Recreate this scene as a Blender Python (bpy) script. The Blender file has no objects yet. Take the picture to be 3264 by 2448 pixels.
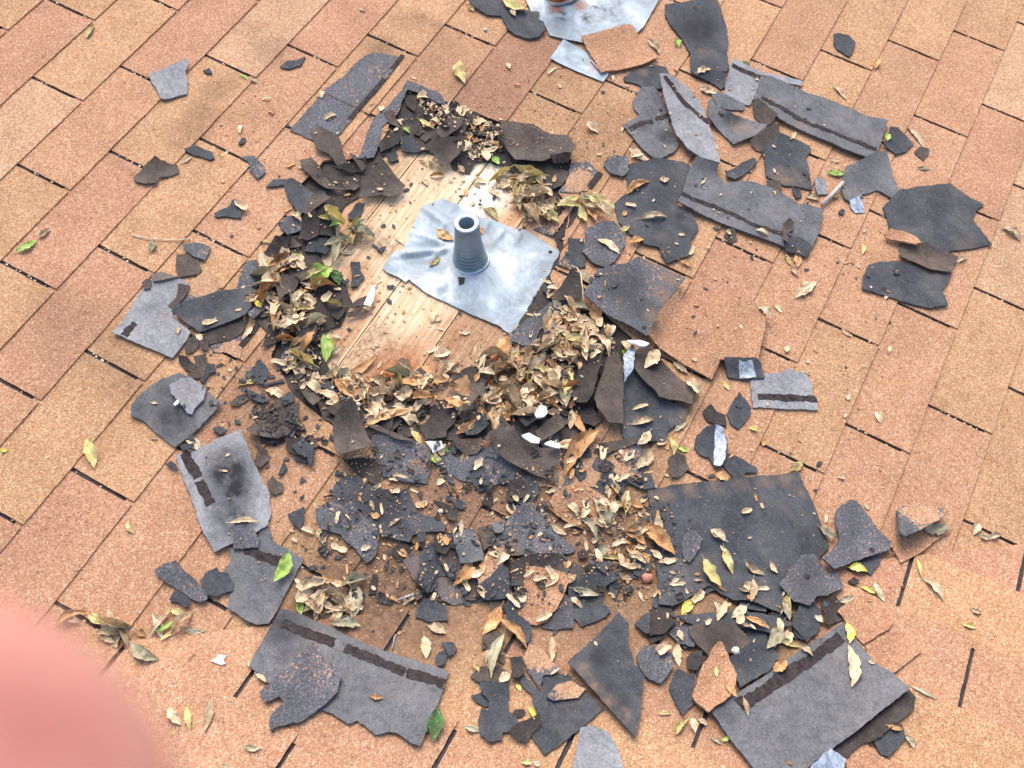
import bpy, math, random
import numpy as np
from mathutils import Vector, Matrix, noise
from mathutils.geometry import delaunay_2d_cdt
random.seed(11)
rng = np.random.default_rng(11)
SC = bpy.context.scene
COL = SC.collection
INCH = 0.0254
# ------------------------------------------------------------------ camera solved from the shingle grid
PR = np.array([[0.46869222, 0.87831911, -0.09425041], [-0.74659736, 0.450894, 0.48916969], [0.47214404, -0.15890292, 0.86708124]])
PT = np.array([-37.4969715, -23.9329771, 85.6877215])
FPX = 3491.1; PW, PH = 3264, 2448
CAMO = -PR.T @ PT                      # camera position, inches, in the plane frame (u along courses, v down the slope, z into the roof)
PITCH = math.radians(8.176)
RX = Matrix.Rotation(PITCH, 3, 'X')    # roof plane frame -> world (world z is up)
RXN = np.array(RX)
def loc_dir(d): return np.array([d[0], -d[1], -d[2]])
def to_world(p): return RX @ Vector(p)
cam_data = bpy.data.cameras.new('camera'); cam = bpy.data.objects.new('camera', cam_data); COL.objects.link(cam)
co = loc_dir(CAMO) * INCH
cx, cy, cz = loc_dir(PR[0]), -loc_dir(PR[1]), -loc_dir(PR[2])
m3 = RXN @ np.array([cx, cy, cz]).T
mw = Matrix(m3.tolist()).to_4x4(); mw.translation = to_world(co)
cam.matrix_world = mw
cam_data.sensor_fit = 'HORIZONTAL'; cam_data.sensor_width = 4.54; cam_data.lens = FPX / PW * 4.54
cam_data.clip_start = 0.004; cam_data.clip_end = 500
cam_data.dof.use_dof = True; cam_data.dof.focus_distance = 2.15; cam_data.dof.aperture_fstop = 2.4
SC.camera = cam
# ------------------------------------------------------------------ sky, sun, exposure
world = bpy.data.worlds.new('World'); SC.world = world; world.use_nodes = True
nt = world.node_tree; nt.nodes.clear()
sky = nt.nodes.new('ShaderNodeTexSky'); sky.sky_type = 'NISHITA'; sky.sun_disc = False
bg = nt.nodes.new('ShaderNodeBackground'); wo = nt.nodes.new('ShaderNodeOutputWorld')
sun_dir = Vector((0.62, 0.42, 1.05)).normalized()       # towards the sun
sky.sun_elevation = math.asin(sun_dir.z); sky.sun_rotation = math.atan2(sun_dir.x, sun_dir.y)
sky.air_density = 1.0; sky.dust_density = 4.0; sky.ozone_density = 0.4
bg.inputs['Strength'].default_value = 0.15
nt.links.new(sky.outputs[0], bg.inputs[0]); nt.links.new(bg.outputs[0], wo.inputs[0])
sd = bpy.data.lights.new('sun', 'SUN'); sd.energy = 1.0; sd.angle = math.radians(45); sd.color = (1.0, 0.95, 0.88)
so = bpy.data.objects.new('sun', sd); COL.objects.link(so)
so.rotation_euler = sun_dir.to_track_quat('Z', 'Y').to_euler(); so.location = (0, 0, 4)
SC.view_settings.view_transform = 'Standard'; SC.view_settings.look = 'None'
SC.view_settings.exposure = 0.98; SC.view_settings.gamma = 1.0
# ------------------------------------------------------------------ where the photograph's points lie on the roof
# frame "plane": x = u, y = -v, z = height above plane A, metres
VC = np.array([-17.9745, -53.2693]) * INCH; VD = np.array([0.58984, -0.80752])      # valley line
VN = np.array([-0.80752, -0.58984])                                                 # towards slope B
TB = math.tan(math.radians(14.0))
def bside(x, y): return (x - VC[0]) * VN[0] + (y - VC[1]) * VN[1]
def base(x, y):
    d = bside(x, y)
    return np.maximum(0, d) * TB
TILES = dict(Z=(0, 0, 0.6777), S1=(0, 0, 1.0), A=(0, 0, 2.074), B=(1000, 0, 2.074), C=(1900, 0, 2.766), D=(2400, 0, 2.370),
    E=(300, 700, 3.16), F=(900, 500, 3.16), G=(1500, 500, 3.16), H=(2100, 500, 3.16), I=(2564, 600, 3.16), J=(300, 1200, 3.16),
    K=(900, 1000, 3.16), L=(1500, 1000, 3.16), M=(2100, 1000, 3.16), N=(400, 1600, 3.16), O=(1000, 1500, 3.16), P=(1600, 1500, 3.16),
    Q=(2200, 1450, 3.16), R=(700, 1923, 3.16), S=(1400, 1923, 3.16), T=(2100, 1923, 3.16), U=(0, 1848, 2.765), V=(2564, 1923, 3.16),
    W=(2564, 1450, 3.16), X=(0, 1100, 2.011))
def ray(px, py):
    d = PR.T @ np.array([(px - PW / 2) / FPX, (py - PH / 2) / FPX, 1.0])
    return loc_dir(d)
O3 = co
def hit(t, pt, h=0.0):
    """photo point (tile coordinates) -> (x, y) on the roof surface raised by h metres"""
    ox, oy, s = TILES[t]; d = ray(ox + pt[0] / s, oy + pt[1] / s)
    k = (h - O3[2]) / d[2]; p = O3 + d * k
    if bside(p[0], p[1]) > 0:
        # plane B: z = TB * ((p-VC).VN) + h
        a = TB * (d[0] * VN[0] + d[1] * VN[1]); b = TB * ((O3[0] - VC[0]) * VN[0] + (O3[1] - VC[1]) * VN[1]) + h
        k = (b - O3[2]) / (d[2] - a); p = O3 + d * k
    return np.array([p[0], p[1]])
# ------------------------------------------------------------------ the shingle grid
S_, E_ = 4.6115 * INCH, 4.7826 * INCH; TAB = 12 * INCH
def a_course(y): return math.floor(-y / E_)
def stepped(x, y):
    """height of the laid shingles above base()"""
    v = -y / E_; fa = v - np.floor(v)
    ub = (x / INCH + 32) / 5.0; fb = ub - np.floor(ub)
    d = bside(x, y)
    return np.where(d > 0, 0.0042 + 0.003 * fb, 0.0025 + 0.003 * fa)
# height raster
RX0, RY0, RES = -1.6, -2.7, 0.004
NX, NY = 950, 900
gx = RX0 + np.arange(NX) * RES; gy = RY0 + np.arange(NY) * RES
GX, GY = np.meshgrid(gx, gy)
HF = stepped(GX, GY)
def inpoly(X, Y, poly):
    r = np.zeros(np.shape(X), bool); n = len(poly); j = n - 1
    for i in range(n):
        xi, yi = poly[i]; xj, yj = poly[j]
        if yi != yj:
            c = ((yi > Y) != (yj > Y)) & (X < (xj - xi) * (Y - yi) / (yj - yi) + xi)
            r ^= c
        j = i
    return r
def sample(arr, ix0, iy0, x, y):
    fx = (np.asarray(x) - RX0) / RES - ix0; fy = (np.asarray(y) - RY0) / RES - iy0
    fx = np.clip(fx, 0, arr.shape[1] - 1.001); fy = np.clip(fy, 0, arr.shape[0] - 1.001)
    i = fx.astype(int); j = fy.astype(int); a = fx - i; b = fy - j
    return (arr[j, i] * (1 - a) + arr[j, i + 1] * a) * (1 - b) + (arr[j + 1, i] * (1 - a) + arr[j + 1, i + 1] * a) * b
def window(poly, m):
    P = np.array(poly); x0, y0 = P.min(0) - m; x1, y1 = P.max(0) + m
    ix0 = int(np.clip((x0 - RX0) / RES, 0, NX - 12)); ix1 = int(np.clip((x1 - RX0) / RES + 2, ix0 + 10, NX))
    iy0 = int(np.clip((y0 - RY0) / RES, 0, NY - 12)); iy1 = int(np.clip((y1 - RY0) / RES + 2, iy0 + 10, NY))
    return ix0, ix1, iy0, iy1
def box(a, r):
    for ax in (0, 1):
        pad = [(0, 0), (0, 0)]; pad[ax] = (r + 1, r); c = np.cumsum(np.pad(a, pad, 'edge'), axis=ax)
        n = a.shape[ax]; a = (np.take(c, range(2 * r + 1, 2 * r + 1 + n), ax) - np.take(c, range(0, n), ax)) / (2 * r + 1)
    return a
def maxf(a, r):
    for ax in (0, 1):
        b = a.copy()
        for k in range(1, r + 1):
            s1 = np.roll(a, k, ax); s2 = np.roll(a, -k, ax)
            b = np.maximum(b, np.maximum(s1, s2))
        a = b
    return a
def fbm(x, y, s, seed):
    return noise.fractal(Vector((x * s + seed * 7.3, y * s - seed * 3.1, seed * 1.7)), 0.9, 2.0, 3)
# ------------------------------------------------------------------ materials
def mat_new(name):
    m = bpy.data.materials.new(name); m.use_nodes = True
    n = m.node_tree; b = n.nodes['Principled BSDF']; return m, n, b
def nd(n, t, **k):
    x = n.nodes.new(t)
    for a, v in k.items(): setattr(x, a, v)
    return x
def ramp(n, fac, stops, interp='LINEAR'):
    r = nd(n, 'ShaderNodeValToRGB'); r.color_ramp.interpolation = interp
    e = r.color_ramp.elements
    while len(e) > len(stops): e.remove(e[-1])
    while len(e) < len(stops): e.new(0.5)
    for i, (p, c) in enumerate(stops): e[i].position = p; e[i].color = (*c, 1)
    n.links.new(fac, r.inputs[0]); return r.outputs[0]
def mix(n, fac, a, b, mode='MIX'):
    x = nd(n, 'ShaderNodeMix', data_type='RGBA', blend_type=mode, clamp_factor=True)
    for s, v in ((0, fac), (6, a), (7, b)):
        if isinstance(v, (int, float)): x.inputs[s].default_value = v
        elif isinstance(v, tuple): x.inputs[s].default_value = (*v, 1)
        else: n.links.new(v, x.inputs[s])
    return x.outputs[2]
def math_(n, op, a, b=None, c=None):
    x = nd(n, 'ShaderNodeMath', operation=op)
    for i, v in enumerate((a, b, c)):
        if v is None: continue
        if isinstance(v, (int, float)): x.inputs[i].default_value = v
        else: n.links.new(v, x.inputs[i])
    return x.outputs[0]
def noise_n(n, co_, scale, detail=4, rough=0.6, dist=0.0):
    x = nd(n, 'ShaderNodeTexNoise'); x.inputs['Scale'].default_value = scale; x.inputs['Detail'].default_value = detail
    x.inputs['Roughness'].default_value = rough; x.inputs['Distortion'].default_value = dist; n.links.new(co_, x.inputs['Vector']); return x.outputs[0]
def coords(n): return nd(n, 'ShaderNodeTexCoord').outputs['Object']
def bump(n, b, h, strength=0.5, dist=0.001):
    x = nd(n, 'ShaderNodeBump'); x.inputs['Strength'].default_value = strength; x.inputs['Distance'].default_value = dist
    n.links.new(h, x.inputs['Height']); n.links.new(x.outputs[0], b.inputs['Normal'])
def granule_colour(n, c):
    v = nd(n, 'ShaderNodeTexVoronoi'); v.inputs['Scale'].default_value = 520; n.links.new(c, v.inputs['Vector'])
    sep = nd(n, 'ShaderNodeSeparateColor'); n.links.new(v.outputs['Color'], sep.inputs[0])
    g = ramp(n, sep.outputs[0], [(0.0, (0.24, 0.135, 0.085)), (0.10, (0.34, 0.190, 0.108)), (0.35, (0.405, 0.224, 0.122)), (0.62, (0.436, 0.258, 0.150)), (0.88, (0.48, 0.306, 0.180)), (0.98, (0.58, 0.45, 0.31))])
    m = ramp(n, noise_n(n, c, 150, 3, 0.7), [(0.30, (0.84, 0.80, 0.79)), (0.5, (1, 1, 1)), (0.72, (1.12, 1.13, 1.13))])
    l = mix(n, 1.0, ramp(n, noise_n(n, c, 9, 4, 0.6), [(0.3, (0.88, 0.85, 0.84)), (0.6, (1.05, 1.04, 1.04))]), ramp(n, noise_n(n, c, 85, 3, 0.55), [(0.24, (0.62, 0.56, 0.55)), (0.36, (1, 1, 1))]), 'MULTIPLY')
    return mix(n, 1.0, mix(n, 1.0, g, m, 'MULTIPLY'), l, 'MULTIPLY'), v.outputs['Distance']
def paint(n):
    a = nd(n, 'ShaderNodeAttribute', attribute_name='paint'); s = nd(n, 'ShaderNodeSeparateColor'); n.links.new(a.outputs['Color'], s.inputs[0]); return s.outputs
def mat_roof():
    m, n, b = mat_new('tan_granules'); c = coords(n)
    g, d = granule_colour(n, c)
    t = nd(n, 'ShaderNodeAttribute', attribute_name='tint')
    g = mix(n, 1.0, g, t.outputs['Color'], 'MULTIPLY')
    p = paint(n)
    dirt = math_(n, 'MULTIPLY', p[0], ramp(n, noise_n(n, c, 60, 5, 0.75), [(0.3, (0.45, 0.45, 0.45)), (0.62, (1, 1, 1))]))
    g = mix(n, dirt, g, (0.098, 0.064, 0.043))
    n.links.new(g, b.inputs['Base Color']); b.inputs['Roughness'].default_value = 0.93; b.inputs['Specular IOR Level'].default_value = 0.2
    bump(n, b, d, 0.35, 0.0012); return m
def mat_back(name, c1, c2, speck, rough=0.85, spec=0.35, fibre=True):
    m, n, b = mat_new(name); c = coords(n)
    base_ = ramp(n, noise_n(n, c, 14, 6, 0.62, 0.4), [(0.32, c1), (0.66, c2)])
    f = ramp(n, noise_n(n, c, 330, 3, 0.7), [(0.3, (0.70, 0.70, 0.70)), (0.7, (1.32, 1.32, 1.32))])
    col = mix(n, 1.0, base_, f, 'MULTIPLY')
    lump = ramp(n, noise_n(n, c, 70, 4, 0.7), [(0.35, (0.78, 0.78, 0.78)), (0.65, (1.15, 1.15, 1.15))])
    col = mix(n, 0.8, col, lump, 'MULTIPLY')
    if speck:
        sp = ramp(n, noise_n(n, c, 480, 2, 0.5), [(0.66, (0, 0, 0)), (0.72, (1, 1, 1))])
        col = mix(n, math_(n, 'MULTIPLY', sp, speck), col, (0.45, 0.33, 0.24))
    dst = ramp(n, noise_n(n, c, 17, 6, 0.75, 0.6), [(0.50, (0, 0, 0)), (0.72, (0.38, 0.38, 0.38))])
    col = mix(n, dst, col, (0.165, 0.128, 0.102))
    crk = ramp(n, noise_n(n, c, 13, 5, 0.6, 1.2), [(0.488, (1, 1, 1)), (0.5, (0.55, 0.55, 0.55)), (0.512, (1, 1, 1))])
    col = mix(n, 0.7, col, crk, 'MULTIPLY')
    p = paint(n)
    st = math_(n, 'MULTIPLY', p[0], ramp(n, noise_n(n, c, 40, 5, 0.7), [(0.28, (0.35, 0.35, 0.35)), (0.6, (1.1, 1.1, 1.1))]))
    col = mix(n, st, col, (0.020, 0.020, 0.024))
    g, d = granule_colour(n, c)
    gm = nd(n, 'ShaderNodeMath', operation='GREATER_THAN'); gn = math_(n, 'ADD', math_(n, 'MULTIPLY', noise_n(n, c, 190, 3, 0.75), 0.9), math_(n, 'MULTIPLY', p[1], 0.55))
    n.links.new(gn, gm.inputs[0]); gm.inputs[1].default_value = 0.80
    col = mix(n, math_(n, 'MULTIPLY', gm.outputs[0], math_(n, 'MINIMUM', math_(n, 'MULTIPLY', p[1], 4), 0.9)), col, g)
    col = mix(n, math_(n, 'MULTIPLY', p[2], ramp(n, noise_n(n, c, 45, 5, 0.75), [(0.36, (0.1, 0.1, 0.1)), (0.62, (0.85, 0.85, 0.85))])), col, (0.215, 0.150, 0.105))
    n.links.new(col, b.inputs['Base Color']); b.inputs['Roughness'].default_value = rough; b.inputs['Specular IOR Level'].default_value = spec
    bump(n, b, noise_n(n, c, 260, 4, 0.7), 0.35, 0.0012); return m
def mat_mottled():
    m, n, b = mat_new('worn_granules'); c = coords(n)
    dk = ramp(n, noise_n(n, c, 300, 4, 0.8), [(0.3, (0.030, 0.031, 0.035)), (0.5, (0.088, 0.092, 0.102)), (0.72, (0.22, 0.225, 0.24))])
    lg = ramp(n, noise_n(n, c, 16, 4, 0.6), [(0.3, (0.7, 0.68, 0.68)), (0.65, (1.2, 1.2, 1.25))])
    dk = mix(n, 1.0, dk, lg, 'MULTIPLY')
    g, d = granule_colour(n, c); p = paint(n)
    w = math_(n, 'ADD', math_(n, 'MULTIPLY', noise_n(n, c, 210, 3, 0.75), 0.8), math_(n, 'MULTIPLY', noise_n(n, c, 22, 3, 0.6), 0.35))
    w = math_(n, 'ADD', w, math_(n, 'MULTIPLY', p[1], 0.42))
    mk = ramp(n, w, [(0.672, (0, 0, 0)), (0.715, (1, 1, 1))])
    col = mix(n, mk, dk, g)
    col = mix(n, p[0], col, (0.020, 0.020, 0.022)); col = mix(n, math_(n, 'MULTIPLY', p[2], 0.8), col, (0.185, 0.125, 0.085))
    n.links.new(col, b.inputs['Base Color']); b.inputs['Roughness'].default_value = 0.85
    bump(n, b, noise_n(n, c, 240, 4, 0.8), 0.8, 0.0022); return m
def mat_tanpiece():
    m, n, b = mat_new('loose_tan_granules'); c = coords(n); g, d = granule_colour(n, c); p = paint(n)
    g = mix(n, 1.0, g, (0.96, 0.88, 0.85), 'MULTIPLY')
    g = mix(n, p[0], g, (0.035, 0.033, 0.035))
    n.links.new(g, b.inputs['Base Color']); b.inputs['Roughness'].default_value = 0.93
    bump(n, b, d, 0.5, 0.002); return m
def mat_wood(name, tone):
    m, n, b = mat_new(name); c = coords(n)
    mp = nd(n, 'ShaderNodeMapping'); mp.inputs['Scale'].default_value = (3.0, 46.0, 8.0); n.links.new(c, mp.inputs[0])
    w = noise_n(n, mp.outputs[0], 3.2, 5, 0.62, 1.1)
    mp2 = nd(n, 'ShaderNodeMapping'); mp2.inputs['Scale'].default_value = (9.0, 320.0, 8.0); n.links.new(c, mp2.inputs[0])
    w2 = noise_n(n, mp2.outputs[0], 2.0, 3, 0.6, 0.6)
    col = ramp(n, w, [(0.25, (0.56 * tone, 0.35 * tone, 0.19 * tone)), (0.42, (0.74 * tone, 0.53 * tone, 0.33 * tone)), (0.6, (0.84 * tone, 0.68 * tone, 0.47 * tone)), (0.8, (0.90 * tone, 0.78 * tone, 0.60 * tone))])
    col = mix(n, 0.7, col, ramp(n, w2, [(0.34, (0.52, 0.40, 0.30)), (0.56, (1.05, 1.05, 1.05))]), 'MULTIPLY')
    p = paint(n)
    dirt = math_(n, 'MULTIPLY', p[0], ramp(n, noise_n(n, c, 120, 5, 0.8), [(0.38, (0.12, 0.12, 0.12)), (0.6, (1, 1, 1))]))
    col = mix(n, dirt, col, (0.09, 0.05, 0.03))
    col = mix(n, p[2], col, (0.36, 0.11, 0.035))
    wn = ramp(n, noise_n(n, mp2.outputs[0], 1.1, 2, 0.5, 0.8), [(0.47, (1, 1, 1)), (0.5, (0.28, 0.2, 0.15)), (0.53, (1, 1, 1))])
    col = mix(n, p[1], col, mix(n, 1.0, (0.9, 0.83, 0.72), wn, 'MULTIPLY'))
    sp = ramp(n, noise_n(n, c, 160, 2, 0.6), [(0.655, (1, 1, 1)), (0.72, (0.2, 0.14, 0.1))])
    col = mix(n, 0.9, col, sp, 'MULTIPLY')
    n.links.new(col, b.inputs['Base Color']); b.inputs['Roughness'].default_value = 0.95; b.inputs['Specular IOR Level'].default_value = 0.15
    bump(n, b, w2, 0.3, 0.001); return m
def mat_galv():
    m, n, b = mat_new('galvanised_steel'); c = coords(n); p = paint(n)
    col = ramp(n, noise_n(n, c, 11, 5, 0.62, 0.8), [(0.28, (0.15, 0.18, 0.21)), (0.44, (0.27, 0.33, 0.37)), (0.55, (0.40, 0.47, 0.51)), (0.66, (0.70, 0.77, 0.81))])
    col = mix(n, math_(n, 'MULTIPLY', ramp(n, noise_n(n, c, 26, 5, 0.7), [(0.52, (0, 0, 0)), (0.68, (1, 1, 1))]), 0.5), col, (0.26, 0.25, 0.24))
    col = mix(n, math_(n, 'MULTIPLY', ramp(n, noise_n(n, c, 75, 4, 0.7), [(0.62, (0, 0, 0)), (0.70, (1, 1, 1))]), 0.5), col, (0.30, 0.22, 0.14))
    st = math_(n, 'MULTIPLY', p[0], ramp(n, noise_n(n, c, 60, 5, 0.75), [(0.46, (0, 0, 0)), (0.55, (1, 1, 1))]))
    col = mix(n, st, col, (0.06, 0.055, 0.055))
    col = mix(n, p[2], col, mix(n, noise_n(n, c, 90, 5, 0.8), (0.10, 0.025, 0.012), (0.55, 0.20, 0.07)))
    n.links.new(col, b.inputs['Base Color']); b.inputs['Metallic'].default_value = 0.06; b.inputs['Roughness'].default_value = 0.62
    bump(n, b, noise_n(n, c, 30, 4, 0.6), 0.25, 0.002); return m
def mat_plain(name, c1, c2, scale=30, rough=0.8, spec=0.4, metal=0.0, bs=0.2, bscale=None):
    m, n, b = mat_new(name); c = coords(n)
    col = ramp(n, noise_n(n, c, scale, 5, 0.68, 0.3), [(0.34, c1), (0.66, c2)])
    n.links.new(col, b.inputs['Base Color']); b.inputs['Roughness'].default_value = rough; b.inputs['Specular IOR Level'].default_value = spec; b.inputs['Metallic'].default_value = metal
    if bs: bump(n, b, noise_n(n, c, bscale or scale * 3, 4, 0.7), bs, 0.001)
    return m
def mat_leaf(name, c1, c2, c3):
    m, n, b = mat_new(name); c = coords(n)
    oi = nd(n, 'ShaderNodeObjectInfo'); ad = nd(n, 'ShaderNodeVectorMath', operation='ADD'); n.links.new(c, ad.inputs[0])
    cmb = nd(n, 'ShaderNodeCombineXYZ'); n.links.new(math_(n, 'MULTIPLY', oi.outputs['Random'], 9), cmb.inputs[0]); n.links.new(cmb.outputs[0], ad.inputs[1])
    col = ramp(n, noise_n(n, ad.outputs[0], 55, 5, 0.7, 0.3), [(0.30, c1), (0.48, c2), (0.70, c3)])
    br = math_(n, 'ADD', math_(n, 'MULTIPLY', oi.outputs['Random'], 0.55), 0.72)
    cb = nd(n, 'ShaderNodeCombineColor'); [n.links.new(br, cb.inputs[i]) for i in range(3)]
    col = mix(n, 1.0, col, cb.outputs[0], 'MULTIPLY')
    spot = ramp(n, noise_n(n, ad.outputs[0], 300, 2, 0.6), [(0.66, (1, 1, 1)), (0.74, (0.3, 0.22, 0.16))])
    col = mix(n, 0.8, col, spot, 'MULTIPLY')
    n.links.new(col, b.inputs['Base Color']); b.inputs['Roughness'].default_value = 0.7; b.inputs['Specular IOR Level'].default_value = 0.3
    bump(n, b, noise_n(n, ad.outputs[0], 200, 3, 0.6), 0.4, 0.0012); return m
MAT = dict(roof=mat_roof(),
    back=mat_back('shingle_underside', (0.098, 0.101, 0.108), (0.158, 0.161, 0.168), 0.4),
    light=mat_back('pale_shingle_underside', (0.20, 0.205, 0.218), (0.30, 0.305, 0.318), 0.2),
    dark=mat_back('charcoal_asphalt', (0.036, 0.040, 0.046), (0.074, 0.081, 0.091), 0.5),
    felt=mat_back('brown_roofing_felt', (0.072, 0.058, 0.050), (0.125, 0.101, 0.086), 0.12, 0.9, 0.15),
    feltd=mat_back('dark_roofing_felt', (0.034, 0.029, 0.027), (0.072, 0.061, 0.055), 0.12, 0.85, 0.2),
    mot=mat_mottled(), tan=mat_tanpiece(), wood=mat_wood('bare_pine_board', 0.90), wood2=mat_wood('darker_pine_board', 0.72), galv=mat_galv(),
    tar=mat_plain('sealant_tar', (0.018, 0.013, 0.014), (0.062, 0.050, 0.049), 110, 0.8, 0.15, 0, 0.6, 300),
    under=mat_plain('asphalt_underlay', (0.022, 0.019, 0.023), (0.075, 0.062, 0.062), 160, 0.85, 0.3, 0, 0.5, 300),
    film=mat_plain('silver_release_film', (0.10, 0.13, 0.17), (0.48, 0.55, 0.64), 130, 0.4, 0.5, 0.1, 0.3),
    white=mat_plain('white_scrap', (0.70, 0.68, 0.66), (0.9, 0.9, 0.9), 60, 0.7, 0.4),
    pipe=mat_plain('grey_plastic_pipe', (0.17, 0.215, 0.240), (0.26, 0.315, 0.345), 30, 0.6, 0.4, 0, 0.25, 250),
    pipein=mat_plain('pipe_bore', (0.20, 0.27, 0.30), (0.28, 0.35, 0.38), 20, 0.6, 0.4, 0, 0.1),
    rim=mat_plain('pipe_rim', (0.42, 0.50, 0.55), (0.60, 0.68, 0.72), 30, 0.5, 0.4, 0, 0.1),
    rust=mat_plain('orange_rust', (0.16, 0.035, 0.012), (0.55, 0.19, 0.055), 60, 0.9, 0.2, 0, 0.6, 200),
    skin=None, nail=None,
    tanleaf=mat_leaf('dry_tan_leaf', (0.26, 0.165, 0.090), (0.52, 0.39, 0.24), (0.70, 0.59, 0.42)),
    brownleaf=mat_leaf('orange_brown_leaf', (0.22, 0.095, 0.040), (0.48, 0.26, 0.11), (0.62, 0.42, 0.22)),
    olive=mat_leaf('yellowing_leaf', (0.30, 0.20, 0.08), (0.52, 0.43, 0.17), (0.62, 0.55, 0.30)),
    green=mat_leaf('fresh_green_leaf', (0.18, 0.30, 0.045), (0.34, 0.50, 0.10), (0.52, 0.62, 0.26)),
    dgreen=mat_leaf('mottled_dark_green_leaf', (0.05, 0.03, 0.03), (0.06, 0.13, 0.04), (0.16, 0.27, 0.10)),
    yellow=mat_leaf('yellow_leaf', (0.55, 0.42, 0.05), (0.78, 0.66, 0.12), (0.80, 0.74, 0.38)),
    greyleaf=mat_leaf('grey_green_leaf', (0.22, 0.18, 0.11), (0.38, 0.34, 0.22), (0.50, 0.48, 0.35)))
def mat_skin():
    m, n, b = mat_new('finger_skin'); c = coords(n)
    col = ramp(n, noise_n(n, c, 75, 2, 0.5), [(0.32, (0.40, 0.150, 0.125)), (0.68, (0.62, 0.30, 0.25))])
    n.links.new(col, b.inputs['Base Color']); b.inputs['Roughness'].default_value = 0.55
    b.inputs['Subsurface Weight'].default_value = 0.35; b.inputs['Subsurface Radius'].default_value = (0.006, 0.002, 0.001); b.inputs['Subsurface Scale'].default_value = 0.6
    bump(n, b, noise_n(n, c, 500, 3, 0.6), 0.15, 0.0005); return m
MAT['skin'] = mat_skin(); MAT['nail'] = mat_plain('finger_nail', (0.66, 0.38, 0.32), (0.72, 0.44, 0.38), 30, 0.35, 0.5, 0, 0)
# ------------------------------------------------------------------ object helpers
def tag(o, label=None, cat=None, group=None, kind=None):
    if label: o['label'] = label
    if cat: o['category'] = cat
    if group: o['group'] = group
    if kind: o['kind'] = kind
def link(name, V, F, mat, parent=None, smooth_n=0, paintv=None, tint=None, origin=None):
    """V: plane-frame coordinates; linked as one mesh object with its origin on the roof"""
    V = np.asarray(V, float)
    if origin is None:
        if parent is None: origin = np.array([V[:, 0].mean(), V[:, 1].mean(), V[:, 2].min()])
        else: origin = np.array(parent['_o'])
    me = bpy.data.meshes.new(name); me.from_pydata([tuple(v) for v in (V - origin)], [], F)
    me.materials.append(mat)
    o = bpy.data.objects.new(name, me); COL.objects.link(o)
    if parent is None:
        M = RX.to_4x4(); M.translation = to_world(origin); o.matrix_world = M
    else: o.parent = parent
    o['_o'] = [float(q) for q in origin]
    if smooth_n:
        sm = [False] * len(F)
        for i in range(min(smooth_n, len(F))): sm[i] = True
        me.polygons.foreach_set('use_smooth', sm)
    for nm, arr in (('paint', paintv), ('tint', tint)):
        if arr is None and nm == 'paint': arr = np.zeros((len(V), 3))
        if arr is None: continue
        a = me.attributes.new(nm, 'FLOAT_COLOR', 'POINT'); buf = np.ones((len(V), 4)); buf[:, :3] = arr
        a.data.foreach_set('color', buf.ravel())
    me.update(); return o
def roughen(poly, step, amp, seed, dirs=True):
    out = []; n = len(poly)
    for i in range(n):
        a = np.array(poly[i]); b = np.array(poly[(i + 1) % n]); L = np.linalg.norm(b - a)
        k = max(1, int(L / step)); nn = np.array([-(b - a)[1], (b - a)[0]]) / max(L, 1e-9)
        for j in range(k):
            p = a + (b - a) * j / k
            f = math.sin(math.pi * j / k) ** 0.5 if k > 1 else 0
            o = fbm(p[0], p[1], 26, seed) * amp * 0.5 + fbm(p[0], p[1], 120, seed + 9) * amp * 1.0
            out.append(tuple(p + nn * o * (0.35 + 0.65 * f)))
    return out
def tri(poly, spacing, holes=(), keep=None):
    pts = list(poly); loops = [list(range(len(poly)))]
    for h in holes:
        loops.append(list(range(len(pts), len(pts) + len(h)))); pts += list(h)
    ed = []
    for lp in loops: ed += [(lp[i], lp[(i + 1) % len(lp)]) for i in range(len(lp))]
    P = np.array(poly); x0, y0 = P.min(0); x1, y1 = P.max(0)
    if spacing:
        xs = np.arange(x0 + spacing * .5, x1, spacing); ys = np.arange(y0 + spacing * .5, y1, spacing)
        if len(xs) and len(ys):
            X, Y = np.meshgrid(xs, ys); X = X + rng.uniform(-.2, .2, X.shape) * spacing; Y = Y + rng.uniform(-.2, .2, Y.shape) * spacing
            ok = inpoly(X, Y, poly)
            for h in holes: ok &= ~inpoly(X, Y, h)
            pts += list(zip(X[ok], Y[ok]))
    r = delaunay_2d_cdt([Vector(p) for p in pts], ed, [], 0, 1e-6)
    V = np.array([tuple(v) for v in r[0]]); F = np.array([f for f in r[2] if len(f) == 3])
    if len(F) == 0: return V, F
    cen = V[F].mean(1); ok = inpoly(cen[:, 0], cen[:, 1], poly)
    for h in holes: ok &= ~inpoly(cen[:, 0], cen[:, 1], h)
    F = F[ok]
    # consistent orientation (counter-clockwise)
    a = V[F[:, 0]]; b = V[F[:, 1]]; c = V[F[:, 2]]
    cr = (b[:, 0] - a[:, 0]) * (c[:, 1] - a[:, 1]) - (b[:, 1] - a[:, 1]) * (c[:, 0] - a[:, 0])
    F[cr < 0] = F[cr < 0][:, ::-1]
    F = F[np.abs(cr) > 1e-12]
    return V, F
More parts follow.
